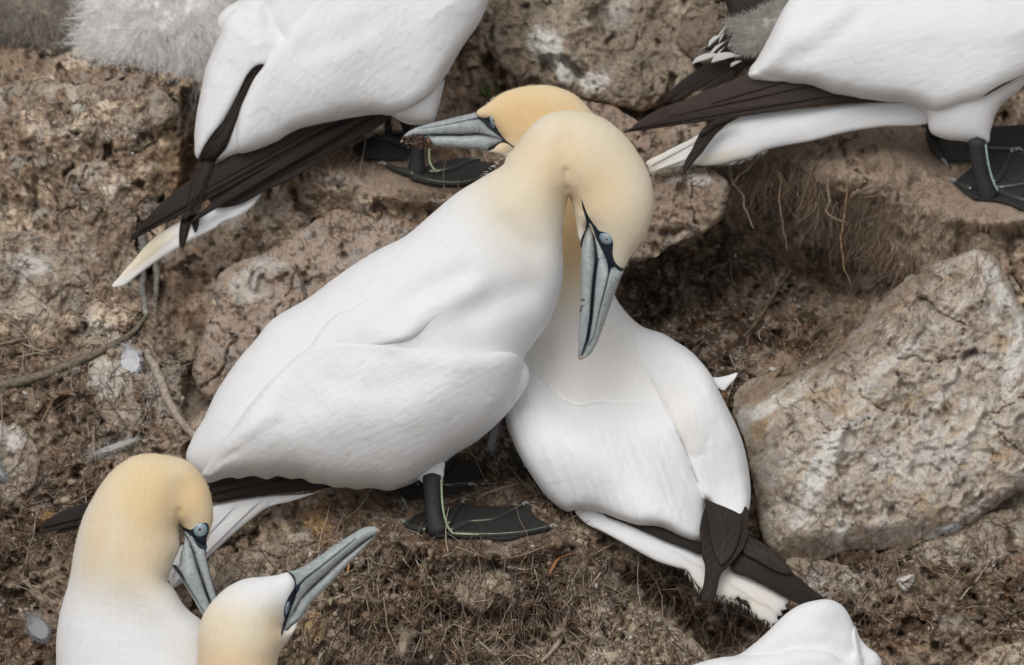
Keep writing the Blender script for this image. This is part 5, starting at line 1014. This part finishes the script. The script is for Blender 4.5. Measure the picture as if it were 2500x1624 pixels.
# ------------------------------------------------------------------ single sticks, straws, roots
def stick(name, K, pts, rads, col, label, cat, off=8, m='bark', group=None, free=None):
    a = T(K, pts); z = tsample(a[:, 0], a[:, 1]) + off
    if free is not None: z = z[0] + np.array(free, float)
    z = np.convolve(np.pad(z, 1, mode='edge'), [.25, .5, .25], 'valid') if free is None and len(z) > 2 else z
    if name == 'root': rads = [q * .72 for q in rads]; col = tuple(q * .8 for q in col)
    A, F, c = tube_geo(np.column_stack([a, z]), rads, 9, 6, col)
    A[:, 0] += 3.5 * perlin(A[:, 1] / 26 + A[:, 0] / 60, A[:, 0] * 0 + a[0, 0], 15)
    n = fbm(A[:, 0] + A[:, 2], A[:, 1], 1 / 14, 3, 121); A[:, 2] += 1.5 * n; A[:, 1] += 1.5 * n
    c = c * (1 + .5 * n)[:, None]
    o = mesh_obj(name, P(A), F, M[m], col=c, origin=P([(a[0, 0], a[0, 1], z[0])])[0]); return tag(o, label, cat, group)
stick('branch', 'K7', '-60,775 0,757 60,745 130,728 200,708 290,672 380,636 480,590 550,556 620,510 690,425', [12, 12, 12, 12.5, 12, 12, 11, 9, 9, 7, 5], (.17, .14, .105), 'long bent grey-brown branch rising from the left edge', 'branch', off=10)
stick('stick', 'K7', '690,590 712,640 745,700 768,760 795,830 835,900 880,955 935,1015', [8, 10, 11.5, 12, 11, 10, 10, 9], (.36, .31, .25), 'pale barked stick leaning down towards the centre gannet', 'stick', off=14)
stick('twig', 'K7', '672,548 700,560 735,620 772,668', [7, 6, 5, 3], (.30, .23, .17), 'short broken twig above the pale barked stick', 'twig', off=16)
stick('plant_stalk', 'K7', '668,20 672,160 668,260 675,340 690,420', [11, 10, 10, 10, 8], (.27, .26, .235), 'thicker grey dead stalk under the tail of the upper-left gannet', 'stalk', off=22)
stick('plant_stalk', 'K7', '742,100 738,200 738,290 735,370', [7, 8, 7, 5], (.27, .255, .22), 'thinner grey dead stalk right beside the thicker one', 'stalk', off=22)
stick('root', 'K8', '1410,170 1400,260 1385,400 1370,520 1378,640 1395,720 1422,782', [3.2, 3.2, 3, 3, 2.6, 2.2, 1.6], (.27, .18, .11), 'long single root dangling in the dark hollow', 'root', free=[40, 40, 40, 40, 44, 60, 80])
stick('root', 'K8', '1030,160 1030,300 1040,430 1055,520 1066,590', [2.8, 2.8, 2.4, 2.2, 1.6], (.25, .18, .12), 'straight brown root hanging under the nest mound lip', 'root', free=[40, 40, 40, 44, 50])
stick('root', 'K8', '745,130 770,220 825,300 835,360 860,420 880,475', [4, 4, 3.6, 3, 2.6, 2], (.29, .235, .17), 'kinked pale root at the left end of the hollow', 'root', free=[30, 30, 34, 40, 44, 50])
stick('root', 'K8', '905,80 860,140 800,180 760,240', [3, 2.6, 2.4, 1.6], (.30, .24, .18), 'small forked root curling left at the top of the hollow', 'root', free=[34, 36, 40, 40])
stick('root', 'K8', '1292,200 1300,330 1290,380 1340,420 1400,436', [4, 4, 3.6, 3, 2], (.30, .235, .17), 'hooked root beside the long dangling one', 'root', free=[40, 44, 48, 50, 50])
stick('root', 'K8', '740,560 755,640 762,740 765,830 760,890', [3, 3, 2.6, 2.2, 1.6], (.25, .20, .15), 'thin upright root by the tan rock shelf', 'root', off=20)
stick('root', 'K8', '1105,692 1050,760 990,850 950,910 900,980 850,1050 800,1110', [5, 6, 7, 6, 7, 6, 3], (.21, .155, .105), 'thick frayed root slanting down across the hollow floor', 'root', off=16)
stick('root', 'K8', '1760,460 1750,560 1730,680 1690,780 1620,860', [2, 2.4, 2.4, 2, 1.4], (.24, .16, .10), 'thin bowed root near the top of the largest boulder', 'root', off=24)
for K, p, r, c, l in [('K10', '1825,565 1790,640 1745,780 1700,850 1665,885', [5, 9, 9, 8, 5], (.33, .26, .20), 'thick pale stalk on the right of the middle nest mound'),
                      ('K10', '1935,472 1880,540 1820,600 1760,660', [3, 3, 3, 2], (.36, .28, .20), 'straw reaching up right beneath the white tail'),
                      ('K10', '1075,370 1085,420 1110,465 1140,500', [2.4, 2.6, 2.4, 2], (.48, .42, .35), 'short bright bent straw below the webbed foot'),
                      ('K10', '1290,600 1310,680 1335,740 1380,800 1430,845 1490,900', [4, 4, 3.6, 3.6, 3, 2.6], (.40, .34, .27), 'pale crooked straw in the middle of the nest front'),
                      ('K10', '1400,690 1460,760 1520,830 1580,900', [2.4, 2.4, 2.4, 2], (.28, .18, .11), 'reddish straw crossing the nest front'),
                      ('K10', '1600,560 1650,640 1700,720 1740,800 1800,900', [3, 3, 3, 2.6, 2.2], (.36, .28, .19), 'long tan straw falling to the bottom edge'),
                      ('K10', '765,420 755,470 742,520', [4, 3.6, 2.4], (.42, .22, .10), 'rust coloured straw behind the raised bill'),
                      ('K10', '785,460 770,560 768,680 765,800', [2, 2.2, 2, 1.6], (.26, .17, .11), 'thin vertical straw behind the raised bill'),
                      ('K10', '925,590 935,660 950,740 975,800 1020,880', [2.6, 2.8, 2.6, 2.4, 2], (.34, .27, .19), 'curved straw left of the pale crooked one'),
                      ('K10', '1800,385 1740,410 1715,450 1695,490', [2.4, 5, 6, 2], (.33, .16, .07), 'dry rust brown leaf strip below the webbed foot'),
                      ('K2', '1840,1215 1900,1190 1980,1165 2060,1140', [5, 6.5, 6, 3], (.25, .17, .115), 'brown stem lying between the two nesting partners'),
                      ('K9', '900,800 960,835 1020,865 1085,900', [2.4, 2.4, 2.4, 2], (.38, .25, .13), 'orange straw resting at the foot of the largest boulder'),
                      ('K9', '1140,505 1180,470 1230,420 1280,375', [2, 3, 2.4, 1.6], (.46, .44, .41), 'pale sliver of quill on the largest boulder'),
                      ('K9', '1650,890 1700,860 1760,820 1815,780', [2, 2.4, 2.4, 2], (.34, .23, .14), 'straw pointing to the right edge below the largest boulder'),
                      ('K9', '1240,1210 1280,1290 1330,1340 1340,1430', [1.6, 2, 2, 1.6], (.30, .22, .15), 'thin curling straw right of the cropped white back'),
                      ('K7', '0,560 60,550 110,535 180,545', [4, 4, 3, 2], (.22, .17, .12), 'dark twig at the left edge above the branch'),
                      ('K7', '160,545 220,500 300,450', [2, 2.4, 2], (.34, .22, .13), 'orange brown straw on the left slope'),
                      ('K7', '440,950 440,1040 437,1100', [4, 5, 3], (.25, .18, .13), 'short upright twig above the golden head')]:
    a = T(K, p); stick('straw_stem', K, p, [q * .8 for q in r], c, l, 'straw', off=(30 if K == 'K9' and a[0, 1] < 1250 else 14), m='straw')
# ------------------------------------------------------------------ loose feathers and small things
def loose_feather(K, pts, w, col, label, off=16, wisp=True):
    a = T(K, pts); th = Thing('loose_feather', (a[0, 0], a[0, 1], float(tsample(a[:1, 0], a[:1, 1])[0]) + off), [(a[0, 0], a[0, 1], float(tsample(a[:, 0], a[:, 1]).max()) + off)], label, 'feather')
    c0 = a.mean(0); v = a[-1] - a[0]; Ln = np.linalg.norm(v); an = math.degrees(math.atan2(v[1], v[0]))
    C = ell(c0[0], c0[1], Ln * .5, w * .34, an, 40); C += .02 * w * np.random.default_rng(5).normal(0, 1, C.shape)
    th.vol('vane', C, M['feather'], np.array(col), flat=.25, cap=5, step=3, ang=an + 30, relief=lambda x, y: 3 * perlin(x / 14, y / 14, 4) + 1.5 * fbm(x, y, 1 / 5, 2, 5))
    gg = np.random.default_rng(8); q = gg.integers(0, len(C), 260)
    strands(C[q, 0], C[q, 1], th.d(C[q, 0], C[q, 1]) + gg.normal(0, 2, 260), np.arctan2(C[q, 1] - c0[1], C[q, 0] - c0[0]) * .5 + math.radians(an) * .5 + gg.normal(0, .5, 260), 8 + 8 * gg.random(260), gg, [col], .4, name='barbs', parent=th.o, m='down')
    g = np.random.default_rng(int(abs(a[0, 0]))); n = 60; L = a[0]; x = L[0] + g.normal(0, 5, n); y = L[1] + g.normal(0, 5, n)
    q = strands(x, y, th.d(x, y), g.random(n) * 6.28, 14 + 14 * g.random(n), g, [col], .5, name='afterfeather', parent=th.o, m='down', lift=.2); return th
loose_feather('K7', '608,590 615,620 622,660 612,705', 66, (.62, .62, .64), 'small white curled feather on the left slope')
loose_feather('K2', '1890,960 1905,900 1915,850 1940,800', 26, (.52, .52, .53), 'wispy white feather by the rear webbed foot', off=30)
loose_feather('K4', '60,1150 90,1190 120,1240 160,1270', 60, (.33, .33, .34), 'grey feather on the soil left of the golden head', off=20)
loose_feather('K9', '1460,790 1420,800 1385,835', 36, (.34, .34, .34), 'small grey feather stuck to the lower edge of the largest boulder', off=60)
loose_feather('K7', '440,1080 520,1050 590,1030 640,1010', 22, (.45, .43, .40), 'ragged grey down feather above the golden head', off=18)
loose_feather('K10', '1020,760 1015,800 1010,850', 26, (.40, .33, .25), 'dull tan feather on the nest front near the bottom edge', off=18)
loose_feather('O', '-14,1130 0,1150 10,1168', 16, (.33, .34, .35), 'grey feather tip at the left edge', off=30)
# clod of peat held at the tip of the left-pointing bill
g = np.random.default_rng(77); c0 = T('L2', '300,970 420,985 560,980 640,960 660,1020 560,1035 640,1060 450,1020 600,1000 520,960')
c0 = np.repeat(c0, 9, 0) + g.normal(0, 4.5, (90, 2)); zc = B_.d(c0[:, 0], c0[:, 1]) + 16 + g.normal(0, 5, 90)
o = blobs_mesh(c0[:, 0], c0[:, 1], zc, 2 + 4 * g.random(90), [(.12, .075, .05), (.16, .10, .065), (.08, .05, .04)], g, 'peat_clod'); del o['kind']
tag(o, 'dark clod of nest material stuck to the tip of the left-pointing bill', 'clod')
g = np.random.default_rng(78); c0 = T('L1', '478,1075 480,1110 474,1130 472,1150'); c0 = np.repeat(c0, 5, 0) + g.normal(0, 2, (20, 2))
o = blobs_mesh(c0[:, 0], c0[:, 1], A_.top(c0[:, 0], c0[:, 1]) + .5, 1.2 + 1.6 * g.random(20), [(.16, .12, .09), (.22, .17, .12)], g, 'dirt_speck'); del o['kind']
tag(o, 'speck of brown dirt on the side of the downward bill', 'dirt')
# dark worm-shaped dropping and dark scars on the largest boulder are marks in relief
# a few blades of grass behind the heads
g = np.random.default_rng(79); n = 26; x = 1190 + g.normal(0, 10, n); y = 225 + g.random(n) * 14
o = strands(x, y, tsample(x, y) + 12, np.radians(-90) + g.normal(0, .25, n), 22 + 26 * g.random(n), g, [(.06, .12, .03), (.09, .15, .04)], 1.3, name='grass', curl=.3, k=4)
tag(o, 'few green grass blades in the crevice behind the heads', 'grass')
print('objects', len(bpy.data.objects), 'faces', sum(len(m.polygons) for m in bpy.data.meshes))
